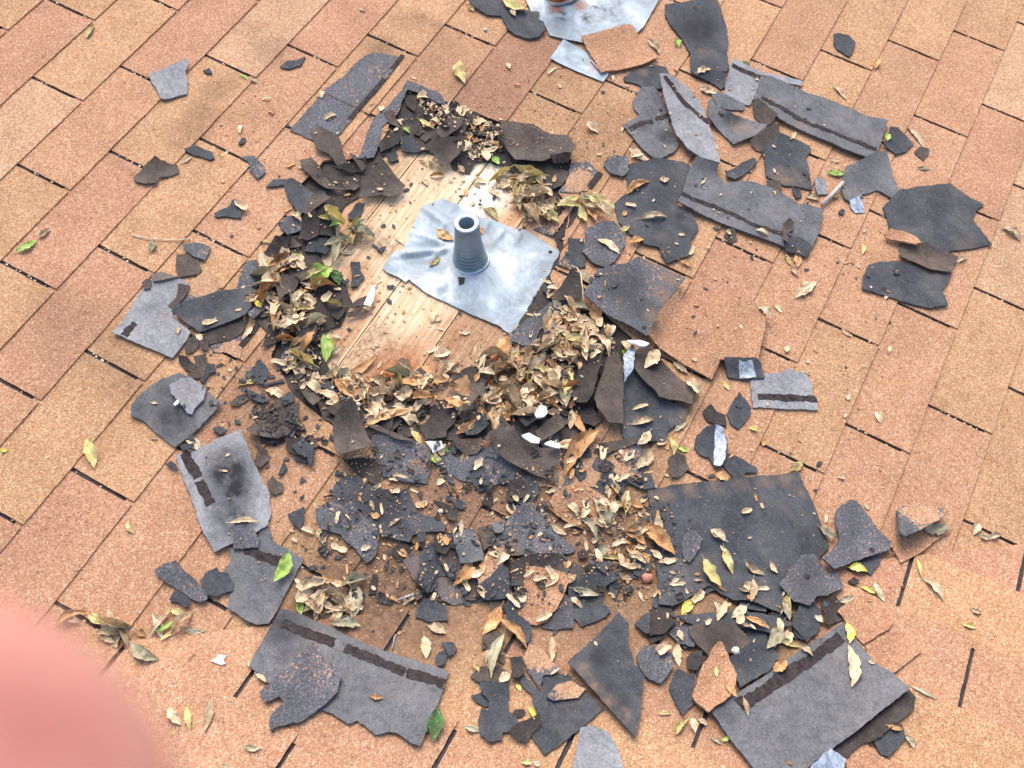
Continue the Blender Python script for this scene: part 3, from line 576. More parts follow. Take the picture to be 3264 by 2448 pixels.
# -- loose pieces, lower ones first.  (tile, kind, outline, label, options)
D_ = [
 ('A','light',[(985,490),(1240,395),(1245,440),(1225,475),(1240,530),(1235,620),(1180,630),(1100,655),(1070,655),(1035,590),(1000,540)],'lone grey shingle scrap lying by itself near the upper left corner',dict(curl=.004)),
 ('A','felt',[(880,1180),(950,1110),(1030,1050),(1110,1085),(1175,1095),(1185,1140),(1120,1165),(1050,1180),(1035,1215),(960,1225),(900,1205)],'brown crinkled felt scrap farthest left in the upper half',dict(curl=.012,thick=.0012)),
 ('A','dark',[(1220,985),(1290,960),(1410,1010),(1420,1045),(1390,1060),(1340,1040),(1270,1020),(1225,1000)],'small charcoal sliver just right of the crinkled brown felt scrap',dict()),
 ('A','mot',[(1590,1045),(1680,1035),(1745,1095),(1755,1140),(1700,1185),(1655,1130),(1640,1075)],'small comma-shaped granule chip above the dark hooked piece',dict()),
 ('S1','dark',[(846,598),(868,574),(900,571),(935,570),(1001,614),(992,633),(960,690),(935,658),(919,636),(905,590)],'dark hooked shingle piece with a pale chip on it, left of the felt petals',dict(curl=.004)),
 ('A','dark',[(1415,1410),(1505,1370),(1540,1320),(1575,1320),(1600,1370),(1595,1445),(1500,1430),(1420,1430)],'dark three-cornered shingle chip left of the hole on bare tan tab',dict()),
 ('A','dark',[(1850,440),(1900,400),(1960,400),(2020,375),(1985,435),(1900,455)],'thin dark chip on a tan tab below the top left stains',dict()),
 ('A','dark',[(1340,465),(1385,450),(1405,485),(1370,485)],'tiny dark triangular chip right of the lone grey scrap',dict()),
 ('A','dark',[(1575,945),(1600,910),(1625,915),(1610,945),(1580,955)],'tiny dark peanut-shaped chip left of the stripped shingle strip',dict()),
 ('A','mot',[(1850,1510),(1890,1450),(1960,1440),(2000,1480),(1990,1530),(1900,1560)],'speckled chip on the left rim of the litter, under dry leaves',dict()),
 ('E','felt',[(835,350),(930,340),(1050,395),(1085,500),(1060,550),(950,570),(845,590),(820,450)],'dark brown square scrap tucked under a blue-grey speckled chip',dict(stain=[('B',(930,370),80,.4)])),
 ('E','mot',[(885,255),(1010,230),(1100,245),(1175,285),(1120,420),(1010,385),(930,330)],'blue-grey speckled chip above the dark brown square scrap',dict(curl=.003)),
 ('E','light',[(190,1145),(320,990),(460,750),(560,640),(580,600),(720,570),(870,610),(960,650),(930,720),(840,780),(860,860),(800,900),(790,960),(870,1050),(975,1135),(940,1210),(850,1330),(790,1400),(500,1280),(300,1190)],'large pale grey shingle underside at the far left with short tar mark',dict(curl=.005,strips=[(62,[(300,1180),(360,1100),(410,1045)])],stain=[('B',(700,1000),90,.4),('R',(560,900),70,.25)])),
 ('E','felt',[(845,650),(970,660),(930,740),(860,830),(800,900),(745,860),(830,780)],'narrow brown felt strip lying across the large pale grey piece',dict(thick=.0012)),
 ('E','mot',[(570,570),(680,540),(860,600),(740,620),(600,640)],'dirty speckled strip along the top edge of the large pale piece',dict(stain=[('B',(700,590),120,.8)])),
 ('E','felt',[(480,650),(530,610),(590,640),(570,710),(510,720)],'round brown felt scrap on the upper left edge of the pale piece',dict(thick=.0012,curl=.004)),
 ('E','feltd',[(1060,1130),(1300,1060),(1570,960),(1490,1150),(1350,1220),(1160,1260)],'dark brown band showing below the charcoal oval piece at left',dict()),
 ('E','dark',[(790,960),(900,860),(1080,790),(1300,710),(1430,700),(1500,760),(1600,920),(1530,990),(1300,1070),(1070,1150),(900,1040)],'charcoal rounded shingle piece overlapping the large pale grey one',dict(curl=.008)),
 ('E','mot',[(1560,1000),(1650,930),(1750,830),(1850,800),(1910,830),(1950,1100),(2000,1250),(2020,1350),(1900,1500),(1840,1540),(1900,1350),(1880,1150),(1810,970),(1750,930),(1600,1050)],'bent narrow blue-grey torn strip at the left rim of the hole',dict()),
 ('E','felt',[(920,1280),(1010,1170),(1070,1270),(1000,1340),(920,1370)],'brown felt flake touching the lower right edge of the pale piece',dict(thick=.0012,curl=.006)),
 ('E','felt',[(1070,1240),(1150,1210),(1160,1320),(1080,1330)],'small brown felt flake between two bands left of the hole',dict(thick=.0012,curl=.004)),
 ('E','feltd',[(850,1390),(940,1400),(1040,1490),(1010,1550),(920,1520),(860,1450)],'dark felt flake, upper left one above the rounded stained piece',dict(thick=.0014,curl=.005)),
 ('E','felt',[(1000,1400),(1130,1360),(1140,1450),(1110,1590),(1030,1610),(940,1580),(1040,1500)],'brown crescent felt flake above the rounded stained piece',dict(thick=.0014,curl=.006)),
 ('E','dark',[(1140,1460),(1215,1460),(1230,1540),(1160,1560),(1110,1650),(1060,1630),(1120,1560)],'dark chip right of the brown crescent flake',dict()),
 ('E','dark',[(1640,1420),(1680,1410),(1750,1500),(1740,1600),(1690,1640),(1610,1580),(1600,1490)],'dark leaf-shaped chip alone on tan tab left of the litter',dict()),
 ('J','back',[(370,330),(430,220),(560,100),(700,20),(870,-30),(1130,150),(1300,290),(1180,400),(950,620),(820,715),(600,550),(500,450),(370,400)],'large rounded dark grey shingle piece with tar stain, left of centre',dict(curl=.006,stain=[('R',(800,430),160,.9),('R',(700,130),80,.6),('B',(1150,250),90,.3),('R',(500,350),150,.4)])),
 ('J','light',[(760,90),(870,30),(980,20),(1130,130),(1110,240),(1010,330),(990,385),(940,370),(850,250),(780,180)],'pale grey teardrop piece on top of the rounded stained piece',dict(curl=.005,stain=[('B',(950,150),110,.35)])),
 ('N','back',[(1060,470),(1150,490),(1340,460),(1350,250),(1450,250),(1490,400),(1790,570),(1780,620),(1740,680),(1450,1240),(1330,1250),(1200,1190),(1030,1070),(1050,930),(1090,900),(990,700),(1060,620)],'blue-grey shingle underside with one curled green leaf on it',dict(strips=[(70,[(1200,480),(1400,560),(1580,610)])],curl=.003)),
 ('S1','light',[(559,1453),(620,1434),(768,1368),(787,1415),(819,1494),(860,1573),(863,1621),(865,1635),(856,1676),(811,1704),(742,1736),(685,1763),(647,1695),(621,1619)],'long grey shingle piece with a large black stain and dotted tar line',dict(curl=.006,strips=[(24,[(590,1445),(608,1483),(632,1525)]),(26,[(634,1535),(652,1570),(672,1610)])],stain=[('R',(725,1500),62,1),('R',(740,1560),55,1),('R',(735,1620),50,.9),('R',(740,1670),50,.7),('B',(690,1440),40,.3),('R',(700,1710),30,.5)])),
 ('N','mot',[(1110,90),(1150,70),(1240,190),(1350,380),(1340,460),(1090,480),(1090,300),(1110,200)],'small speckled triangle lying where two grey pieces meet',dict()),
 ('N','mot',[(300,700),(380,640),(520,595),(600,700),(680,760),(820,900),(830,990),(760,1020),(660,980),(560,900),(480,850),(320,750)],'rough speckled shingle scrap nearest the blurred finger',dict(curl=.005,stain=[('R',(700,800),80,.5)])),
 ('N','dark',[(750,810),(800,720),(920,660),(950,710),(1040,730),(1090,830),(1080,910),(990,920),(920,970),(830,950),(800,880)],'round ragged charcoal flake left of the green-leaf piece',dict()),
 ('N','dark',[(440,980),(500,900),(560,910),(640,970),(670,1040),(600,1070),(540,1020),(460,1005)],'small charcoal flake below the rough speckled scrap',dict()),
 ('R','back',[(295,640),(360,500),(560,190),(620,70),(720,80),(900,150),(1500,420),(2310,690),(2210,980),(2020,1445),(1870,1370),(1780,1310),(1700,1300),(1570,1330),(1460,1230),(1390,1180),(1290,1220),(1150,1120),(1000,1060),(480,800)],'largest grey shingle underside at lower left with a broken tar line',dict(curl=.005,strips=[(80,[(640,210),(830,290),(1160,400)]),(75,[(1265,450),(1500,540),(1860,690)]),(80,[(1890,700),(2100,760),(2290,830)])],stain=[('R',(680,260),170,.7),('R',(700,450),120,.4),('B',(1000,330),120,.3)])),
 ('R','mot',[(950,400),(1010,480),(1030,600),(1150,620),(1230,740),(1190,900),(1050,1030),(900,1120),(780,1200),(600,1230),(510,1280),(500,1170),(560,1060),(640,980),(600,930),(450,990),(400,890),(500,810),(640,660),(780,520)],'thick ragged blue-grey granule piece lying on the largest underside',dict(thick=.005,curl=.006,rag=1.6,stain=[('G',(900,650),160,.12)])),
 ('O','dark',[(200,160),(260,90),(350,50),(450,60),(540,140),(640,190),(950,190),(1040,400),(1100,440),(1250,480),(1340,560),(1320,630),(1150,620),(1000,650),(960,730),(800,690),(650,640),(550,560),(480,400),(300,380),(190,300)],'black-blue shingle piece with two tiny tan leaves, below the litter',dict(stain=[('R',(700,300),200,.6)],curl=.003)),
 ('O','mot',[(15,390),(180,310),(230,300),(290,370),(390,340),(470,450),(560,520),(640,620),(650,740),(620,860),(540,930),(470,860),(420,790),(330,720),(270,640),(80,590),(30,480)],'pale blue-grey cracked granule piece beside the black-blue one',dict(thick=.0045,curl=.004)),
 ('S1','mot',[(1185,1392),(1216,1380),(1311,1405),(1349,1418),(1375,1440),(1372,1500),(1358,1541),(1278,1535),(1221,1516),(1210,1470),(1184,1432)],'broad speckled piece with tan dust edge just below the litter',dict(stain=[('B',(1350,1480),26,1)])),
 ('S1','feltd',[(1093,1475),(1159,1459),(1204,1468),(1220,1494),(1203,1549),(1190,1547),(1142,1513)],'dark felt diamond under the standing brown felt flap',dict(thick=.0014,curl=.006)),
 ('J','felt',[(1540,570),(1600,490),(1750,440),(1900,370),(2000,310),(2080,320),(2060,470),(1950,610),(1830,650),(1600,620)],'long brown felt leaf-like flap lying left of the lower litter',dict(thick=.0014,curl=.016)),
 ('S1','feltd',[(910,1404),(960,1400),(1005,1440),(1000,1475),(960,1465),(915,1440)],'dark felt scrap below the long brown flap, by tan shingle',dict(thick=.0014,curl=.005)),
 ('J','felt',[(1370,270),(1440,200),(1520,190),(1560,230),(1460,300),(1380,300)],'small oval brown flake right of the rounded stained piece',dict(thick=.0012,curl=.004)),
 ('J','dark',[(1510,150),(1540,130),(1660,180),(1780,240),(1700,270),(1600,240)],'slim dark wedge chip above the long brown felt flap',dict()),
 ('J','dark',[(1680,90),(1900,20),(1920,50),(1700,110)],'narrow dark stick-like chip above the slim dark wedge',dict()),
 ('J','dark',[(1890,230),(1960,150),(2020,200),(2010,300),(1900,310)],'dark kite chip between wedge chip and curled felt',dict()),
 ('J','felt',[(1620,900),(1660,720),(1750,760),(1770,840),(1680,930)],'brown felt chip right of the long black-stained piece',dict(thick=.0012,curl=.003)),
 ('J','dark',[(1190,530),(1260,500),(1350,560),(1270,600)],'dark chip above the top corner of the black-stained piece',dict()),
 ('J','dark',[(950,640),(960,600),(1030,600),(1030,680)],'tiny dark chip between rounded and black-stained pieces',dict()),
 ('J','dark',[(870,720),(1020,690),(1010,730),(900,770)],'dark sliver at the upper left corner of the black-stained piece',dict()),
 ('J','felt',[(1740,1080),(1800,1000),(1840,1050),(1910,1080),(1900,1170),(1820,1200),(1780,1180)],'brown three-lobed chip right of the black-stained piece',dict(thick=.0012)),
 ('J','dark',[(1850,1000),(1910,850),(1950,920),(1900,980)],'dark upright chip above the brown three-lobed chip',dict()),
 ('J','dark',[(1950,1390),(2050,1350),(2120,1310),(2110,1430),(2080,1550),(2000,1480)],'dark fan-shaped chip left of the cracked pale piece',dict()),
 ('J','dark',[(720,890),(780,860),(830,900),(850,960)],'dark corner chip under the left edge of the black-stained piece',dict()),
 ('K','dark',[(90,1330),(200,1270),(310,1330),(320,1440),(280,1530),(250,1450),(150,1410)],'dark pointed chip on tan shingle below the long brown flap',dict()),
 # right and top
 ('B','dark',[(1010,0),(1060,50),(1145,105),(1240,110),(1275,190),(1330,230),(1420,262),(1490,250),(1525,215),(1520,160),(1480,130),(1490,95),(1420,80),(1330,60),(1270,40),(1240,-10),(1120,-30)],'charcoal shingle piece beside the rusty vent at the top edge',dict(curl=.004)),
 ('C','dark',[(240,680),(310,640),(500,570),(620,600),(665,700),(600,790),(440,790),(370,740),(250,710)],'dark shingle scrap just below the tan piece on metal',dict(curl=.004,stain=[('B',(420,640),50,.7)])),
 ('C','dark',[(605,50),(760,30),(900,0),(1050,0),(1090,80),(1140,220),(1170,380),(1150,470),(1170,600),(1140,650),(1000,640),(880,680),(830,640),(830,480),(740,330),(650,220),(605,130)],'boot-shaped black shingle piece hanging from the top edge',dict(curl=.007,stain=[('R',(870,260),230,.9),('B',(960,480),80,.6)],holes_=[((870,80),22)])),
 ('C','dark',[(880,680),(1000,640),(1140,660),(1130,770),(1100,790),(1000,720)],'dark chip below the toe of the boot-shaped piece',dict()),
 ('C','light',[(1190,540),(1230,530),(1480,640),(1700,685),(1820,720),(1810,760),(1700,740),(1480,760),(1400,860),(1350,930),(1200,880),(1120,860),(1150,710)],'pale grey square underside with tar bar under the long upper strip',dict(strips=[(55,[(1190,590),(1320,640),(1470,690)])])),
 ('C','back',[(1030,800),(1130,840),(1310,920),(1300,970),(1080,950),(1020,850)],'grey sliver below the pale square with the tar bar',dict()),
 ('D','back',[(60,580),(130,590),(400,700),(540,740),(760,830),(880,880),(1020,910),(1000,990),(950,1110),(940,1150),(870,1200),(700,1130),(450,1020),(200,900),(0,760),(30,680)],'long dark grey shingle strip at upper right with full tar line',dict(strips=[(36,[(60,742),(230,830),(400,925),(640,1020),(930,1135)])],curl=.003,lift=.006,stain=[('B',(350,940),60,.6),('B',(900,1050),50,.4)])),
 ('C','felt',[(1380,900),(1420,870),(1500,920),(1600,1010),(1540,1070),(1490,1080),(1400,980)],'brown felt chip leaning on the left end of the long upper strip',dict(thick=.0014,curl=.005)),
 ('C','back',[(320,900),(390,790),(500,790),(560,850),(630,980),(640,1000),(640,1100),(700,1230),(730,1270),(700,1330),(560,1415),(500,1400),(400,1310),(300,1190),(235,1110),(380,1020),(330,960)],'grey fan-shaped underside with round tar spot, upper middle',dict(curl=.006,strips=[(50,[(290,1150),(400,1090),(500,1075)]),(34,[(520,1060),(635,1015)])],stain=[('R',(620,1210),90,1),('R',(400,1120),60,.5)])),
 ('C','light',[(540,710),(580,700),(680,710),(800,770),(900,880),(960,1000),(1010,1150),(1040,1250),(1070,1400),(1080,1475),(930,1420),(800,1330),(700,1200),(640,1030),(580,870)],'pale leaf-shaped underside overlapping the fan-shaped one',dict(curl=.012,lift=.008,strips=[(46,[(590,725),(680,800),(760,900),(880,1000),(990,1090)])],stain=[('B',(700,800),60,.6)])),
 ('C','back',[(970,930),(1010,890),(1060,960),(1180,1000),(1400,1090),(1500,1130),(1430,1210),(1290,1250),(1210,1285),(1100,1170),(980,1070),(970,1010)],'twisted grey piece with brown streak right of the leaf-shaped one',dict(curl=.011,stain=[('R',(1200,1050),90,.9),('B',(1280,1150),80,1)])),
 ('D','dark',[(1030,970),(1090,965),(1220,1080),(1160,1140),(1080,1165),(980,1100),(1010,1050)],'charcoal square beside the right end of the long upper strip',dict()),
 ('D','felt',[(1215,1150),(1260,1110),(1335,1125),(1320,1170),(1290,1215)],'small brown chip right of the charcoal square',dict(thick=.0014)),
 ('D','dark',[(610,260),(640,250),(720,265),(775,320),(765,370),(725,430),(640,375),(610,330)],'lone charcoal five-sided chip near the upper right corner',dict()),
 ('C','felt',[(1350,1260),(1480,1150),(1600,1110),(1620,1170),(1540,1290),(1470,1340),(1400,1320)],'brown felt chip above the two-tone charcoal and brown piece',dict(thick=.0014)),
 ('D','dark',[(190,1010),(300,1040),(420,1100),(440,1130),(400,1190),(420,1260),(430,1340),(450,1440),(330,1410),(230,1400),(100,1330),(90,1200),(60,1150),(130,1080)],'two-tone piece, charcoal above and brown below, in the upper right group',dict(stain=[('B',(270,1350),100,.9)],holes_=[((415,1355),14),((105,1335),12)])),
 ('H','felt',[(1080,240),(1220,250),(1240,340),(1200,360),(1100,300)],'brown chip between the two-tone piece and the wide lower strip',dict(thick=.0014)),
 ('D','back',[(700,1260),(900,1190),(1000,1150),(1030,1220),(1060,1340),(1110,1450),(1125,1520),(1050,1500),(970,1450),(940,1440),(800,1480),(740,1540),(680,1490),(660,1420),(680,1330)],'dark grey L-shaped underside at right above the foil scrap',dict(curl=.007,stain=[('R',(800,1350),120,.35)])),
 ('S1','dark',[(2814,660),(2868,608),(2923,595),(3029,584),(3089,628),(3137,652),(3130,660),(3115,666),(3099,698),(3162,780),(3100,793),(2994,806),(2944,783),(2836,730),(2830,705)],'large charcoal many-sided shingle piece nearest the right edge',dict(stain=[('B',(3080,775),40,.35)])),
 ('I','dark',[(580,1020),(590,900),(640,780),(740,750),(900,740),(960,740),(1100,790),(1290,850),(1470,870),(1440,950),(1380,1040),(1430,1150),(1440,1190),(1250,1210),(1050,1160),(800,1080)],'charcoal piece joined to crumpled brown felt, lower of the far right pair',dict(stain=[('B',(1300,850),90,.5)],holes_=[((800,1020),22),((905,845),20)],curl=.004)),
 ('I','felt',[(950,560),(1130,590),(1210,570),(1330,640),(1420,660),(1540,710),(1500,800),(1470,870),(1250,850),(1100,780),(940,720)],'crumpled brown felt between the two far right charcoal pieces',dict(curl=.016,thick=.0016,stain=[('B',(1200,750),160,.55)])),
 ('I','tan',[(800,460),(860,420),(1000,450),(1100,500),(1160,580),(1090,590),(940,540),(820,500)],'tan granule sliver curled over the left corner of the many-sided piece',dict(lift=.006,curl=.008)),
 ('H','light',[(1560,240),(1620,205),(1680,250),(1700,380),(1600,385),(1565,320)],'pale grey thumbnail chip above the white twig',dict()),
 ('H','film',[(1910,450),(2030,400),(2070,560),(1980,565),(1920,510)],'shiny bluish foil scrap below the L-shaped underside',dict(name='foil_scrap',cat='foil scrap',thick=.0012,curl=.004)),
 ('H','dark',[(1810,550),(1845,525),(1875,550),(1850,580),(1820,575)],'round dark chip below the white twig',dict()),
 ('H','dark',[(1340,330),(1420,330),(1440,400),(1380,420)],'small dark chip hanging under the two-tone piece',dict()),
 ('S1','dark',[(2010,522),(2085,513),(2176,519),(2204,538),(2190,580),(2170,617),(2154,652),(2208,677),(2227,731),(2204,763),(2195,816),(2125,843),(2109,816),(2101,791),(2051,778),(2006,747),(1968,702),(1959,649),(2000,611),(1997,563)],'very large black-blue ragged piece right of the pipe flashing',dict(stain=[('G',(2130,800),40,.5),('B',(2110,755),22,.6),('R',(2170,690),22,.8)],curl=.003)),
 ('H','back',[(180,470),(240,340),(300,150),(360,40),(480,90),(580,120),(590,200),(680,270),(850,250),(950,250),(1200,350),(1400,480),(1520,490),(1660,540),(1600,790),(1500,990),(1400,960),(1240,900),(800,730),(400,580)],'wide grey underside with long dark tar line, right of centre top',dict(strips=[(50,[(220,390),(480,480),(760,590),(960,690),(1240,785)])],lift=.004,curl=.003)),
 ('H','dark',[(1250,800),(1420,810),(1540,880),(1500,990),(1280,935)],'dark corner patch on the right end of the wide grey underside',dict()),  # not a real fragment: dark sheet standing in for the shadow at this corner
 ('H','felt',[(1250,680),(1310,630),(1360,670),(1350,740),(1290,790),(1280,900),(1240,850),(1240,750)],'upright brown felt sliver lying on the wide grey underside',dict(thick=.0014,curl=.006)),
 ('H','dark',[(660,160),(780,100),(850,50),(950,10),(990,50),(930,120),(840,200),(760,245),(680,210)],'dark tongue-shaped chip above the wide grey underside',dict()),
 ('H','felt',[(650,800),(700,740),(750,750),(790,840),(730,870)],'small brown chip on a cut line below the wide grey underside',dict(thick=.0014)),
 ('G','mot',[(1340,90),(1370,10),(1440,-10),(1590,0),(1580,160),(1520,200),(1400,160)],'small six-sided granule chip above right of the pipe flashing',dict(thick=.0045)),
 ('G','dark',[(980,820),(1140,830),(1160,960),(1160,1110),(1010,1130),(870,1080),(990,940)],'dark scrap touching the right corner of the metal flashing',dict(stain=[('G',(950,1080),90,.6)])),
 ('G','mot',[(1150,740),(1280,670),(1440,660),(1550,790),(1560,880),(1450,1060),(1360,1120),(1230,1080),(1120,960),(1160,860)],'round worn granule piece carrying a curled tan leaf',dict(thick=.0045,curl=.004)),
 ('G','dark',[(720,1300),(790,1270),(860,1300),(840,1350),(760,1390),(725,1350)],'dark oval chip by the lower right edge of the flashing',dict()),
 ('M','tan',[(470,-70),(480,0),(555,460),(1000,470),(1030,320),(1070,150),(1080,0),(1030,-100),(760,-160)],'lifted tan shingle tab above the silvery scrap, right of the hole',dict(lift=.010,rag=.4)),
 ('M','dark',[(235,20),(300,0),(490,110),(510,280),(420,230),(240,210),(215,120)],'dark cracked scrap left of the lifted tan tab',dict(stain=[('G',(350,100),60,.6)])),
 ('M','light',[(920,680),(1060,600),(1220,600),(1310,550),(1350,580),(1490,600),(1550,720),(1560,820),(1600,860),(1600,970),(1250,955),(950,945)],'pale grey piece with a wide black bar, alone at right',dict(strips=[(66,[(1000,840),(1150,845),(1400,850),(1595,865)])])),
 ('M','dark',[(640,480),(960,480),(1020,520),(1060,660),(830,665),(700,640)],'dark rectangle with white film under the lifted tan tab',dict(films=[[(790,500),(850,520),(920,500),(970,650),(890,655),(815,655)]])),
 ('M','dark',[(690,1010),(720,930),(810,780),(930,960),(920,1020),(800,1160),(720,1100)],'black-blue diamond chip left of the pale piece with black bar',dict()),
 ('M','feltd',[(440,990),(520,910),(590,990),(670,1030),(680,1140),(600,1120),(490,1080)],'dark chip left of the black-blue diamond',dict()),
 ('M','dark',[(690,1400),(780,1430),(1000,1560),(990,1600),(870,1600),(860,1650),(760,1659),(640,1520)],'dark scrap between the filmed piece and the big stained sheet',dict()),
 ('M','dark',[(360,1340),(380,1230),(470,1150),(600,1120),(680,1250),(690,1380),(640,1540),(560,1560),(500,1450),(420,1420)],'dark pointed scrap with streaked white film on its right half',dict(films=[[(560,1130),(640,1160),(680,1300),(655,1480),(610,1550),(545,1535),(560,1300)]],curl=.005)),
 # shingle pieces in the lower right part of the hole
 ('S1','dark',[(1984,1190),(2019,1187),(2063,1200),(2133,1285),(2195,1300),(2176,1345),(2133,1372),(2118,1410),(2006,1412),(1986,1394),(1975,1300)],'large dark sheet with scattered tan leaves, right of the litter',dict(curl=.004,stain=[('B',(2190,1330),30,.4)])),
 ('S1','mot',[(1858,940),(1880,900),(1905,861),(1994,842),(2035,816),(2110,852),(2184,889),(2165,910),(2101,1000),(2060,1075),(1987,1025),(1937,1000)],'large dark square shingle with dusty tan border, right rim of the hole',dict(lift=.016,curl=.004,stain=[('R',(1990,930),75,.55),('B',(2130,900),30,1),('B',(2105,955),26,1),('B',(2070,1020),22,.9),('B',(2080,850),20,1),('R',(2040,990),45,.5)],holes_=[((2052,1048),7)])),
 ('S1','tan',[(2060,1080),(2101,1000),(2152,940),(2260,1040),(2290,1160),(2268,1210),(2180,1160)],'tan shingle tab edge jutting over the dark felt right of the hole',dict(lift=.006,rag=.4,stain=[('R',(2075,1060),20,.7)])),
 ('S1','felt',[(2019,1187),(2013,1127),(2050,1104),(2100,1140),(2144,1190),(2173,1218),(2223,1225),(2227,1240),(2208,1269),(2204,1297),(2163,1285),(2133,1285),(2095,1275),(2079,1247),(2038,1209)],'wide brown-black felt flap under the jutting tan tab',dict(curl=.010,lift=.006,stain=[('R',(2080,1170),45,.6),('B',(2190,1260),30,.5)])),
 ('L','felt',[(1300,1400),(1400,1290),(1620,1270),(1680,1320),(1500,1370),(1360,1440)],'brown felt scrap below the large dark sheet with tan leaves',dict(thick=.0014)),
 ('M','felt',[(90,1560),(100,1450),(180,1410),(260,1440),(310,1560),(210,1650),(120,1659)],'rounded brown felt scrap above the big dusty-edged sheet',dict(thick=.0016,curl=.004)),
 # big sheet lower right
 ('S1','dark',[(2062,1563),(2200,1540),(2400,1520),(2545,1505),(2554,1526),(2611,1653),(2643,1744),(2605,1785),(2560,1860),(2530,1920),(2475,1963),(2377,1925),(2333,1922),(2263,1874),(2252,1873),(2201,1905),(2138,1940),(2094,1934),(2094,1842),(2081,1661),(2068,1595)],'biggest charcoal sheet at right with dusty tan upper edge and leaves',dict(curl=.003,stain=[('B',(2080,1580),20,1),('B',(2500,1530),20,1),('B',(2120,1575),22,1),('B',(2200,1560),22,1),('B',(2280,1553),22,1),('B',(2360,1545),20,1),('B',(2440,1535),20,1),('B',(2550,1570),16,.7)])),
 ('P','mot',[(1830,650),(1890,600),(1960,610),(2010,680),(1990,780),(1930,880),(1880,930),(1830,860),(1810,760)],'oval granule chip lying on the biggest charcoal sheet',dict()),
 ('Q','dark',[(1580,1110),(1910,1010),(1920,1070),(1820,1210),(1780,1180),(1600,1160)],'dark scrap under the yellow leaf at right',dict()),
 ('Q','feltd',[(1590,1270),(1640,1235),(1710,1270),(1660,1310),(1610,1300)],'small brown-black chip below the yellow leaf',dict()),
 ('T','dark',[(1320,200),(1420,0),(1500,-100),(1600,40),(1650,150),(1600,280),(1480,400),(1330,250)],'dark sheet behind the upper corner of the biggest lower right underside',dict()),
 ('T','feltd',[(1600,20),(1750,-80),(1870,60),(1850,170),(1700,230),(1640,200),(1660,120)],'dark felt chip left of the reddish tan fragments',dict(thick=.0016,curl=.004)),
 ('Q','mot',[(880,1320),(1120,1010),(1250,1000),(1300,1080),(1400,1200),(1490,1170),(1540,1340),(1370,1430),(1250,1440),(1230,1500),(1180,1540),(1020,1500),(960,1420)],'dark square granule piece with a nail hole on the sheet corner',dict(stain=[('R',(1200,1250),220,.35)],holes_=[((1165,1235),28),((1200,985),24)],lift=.003)),
 ('Q','mot',[(1460,620),(1480,540),(1620,450),(1700,490),(1890,750),(2030,880),(2010,960),(1600,1100),(1420,1180),(1290,1070),(1420,960),(1500,860),(1470,720)],'blue-grey ragged granule piece with one nail hole, right side',dict(thick=.005,curl=.003,lift=.004,holes_=[((1820,965),24)])),
 ('W','tan',[(870,970),(900,890),(1210,740),(1460,780),(1300,880),(1200,970),(960,1100),(920,1030)],'tan wedge fragment below the tilted speckled wedge at right',dict(rag=.6)),
 ('W','mot',[(910,850),(920,760),(935,560),(950,535),(1020,500),(1100,488),(1250,520),(1390,560),(1385,640),(1200,755),(1050,830),(940,890)],'tilted thick speckled wedge alone at far right',dict(thick=.010,stain=[('G',(1150,600),160,.6)],tilt=((1050,480),(1150,780),.016))),
 # bottom right
 ('V','tan',[(410,1570),(470,1480),(620,1400),(700,1500),(850,1580),(1000,1620),(1030,1760),(450,1790)],'rounded tan fragment at the bottom edge beside the foil strip',dict(rag=.6)),
 ('V','dark',[(690,1400),(830,1310),(870,1270),(980,1210),(1020,1350),(950,1440),(830,1550),(760,1530)],'dark chip below the folded edge of the lower right underside',dict()),
 ('V','feltd',[(1030,870),(1050,870),(1120,950),(1090,1080),(960,1180),(700,1390),(560,1430),(420,1560),(330,1600),(160,1530),(200,1480)],'dark brown folded lip along the lower right underside',dict()),
 ('V','tan',[(320,90),(420,0),(620,-100),(760,60),(900,180),(850,260),(600,410),(520,330),(460,290),(400,170)],'reddish tan shingle fragment above its twin, right of the big underside',dict(rag=.8)),
 ('V','tan',[(610,430),(950,270),(1060,380),(1180,490),(900,700),(760,640),(650,560)],'reddish tan fragment just below its twin at the right',dict(rag=.6)),
 ('S1','back',[(2265,2268),(2401,2178),(2543,2078),(2682,1989),(2722,2034),(2782,2113),(2842,2148),(2893,2198),(2754,2309),(2643,2394),(2570,2450),(2500,2520),(2440,2500),(2401,2448),(2321,2347)],'biggest lower right grey underside with diagonal tar band',dict(curl=.004,lift=.005,strips=[(30,[(2352,2250),(2430,2205),(2500,2158),(2590,2100),(2680,2030)])],stain=[('R',(2300,2270),40,.4)])),
 ('V','film',[(230,1480),(400,1580),(390,1660),(200,1760),(20,1700),(60,1640)],'pale silvery strip at the bottom edge under the lower right underside',dict(name='foil_strip',cat='foil strip',thick=.0012)),
 # lower middle
 ('S1','feltd',[(2070,1942),(2140,1944),(2152,1985),(2140,2000),(2100,2040),(2070,2055)],'dark felt corner below the biggest charcoal sheet, left end',dict()),
 ('T','dark',[(180,130),(500,90),(760,100),(1000,110),(1200,150),(1340,220),(1100,300),(900,260),(400,240)],'dark strip of shingle under the scattered leaves at lower right',dict()),
 ('T','felt',[(290,240),(460,210),(720,210),(920,390),(900,440),(800,500),(640,480),(500,520),(380,420),(310,330)],'oval brown-black felt piece above the tan diamond fragment',dict(stain=[('R',(600,350),150,.3)])),
 ('T','dark',[(690,560),(850,450),(1000,400),(1100,430),(1200,540),(1100,690),(900,800),(800,870),(760,700)],'dark sheet between tan diamond and the lower right underside',dict()),
 ('T','dark',[(100,860),(180,660),(360,740),(380,880),(360,1000),(240,1130),(190,1050)],'black kite-shaped chip left of the tan diamond fragment',dict()),
 ('T','feltd',[(270,560),(320,500),(480,560),(380,680),(280,670)],'small dark chip above the tan diamond fragment',dict(thick=.0016)),
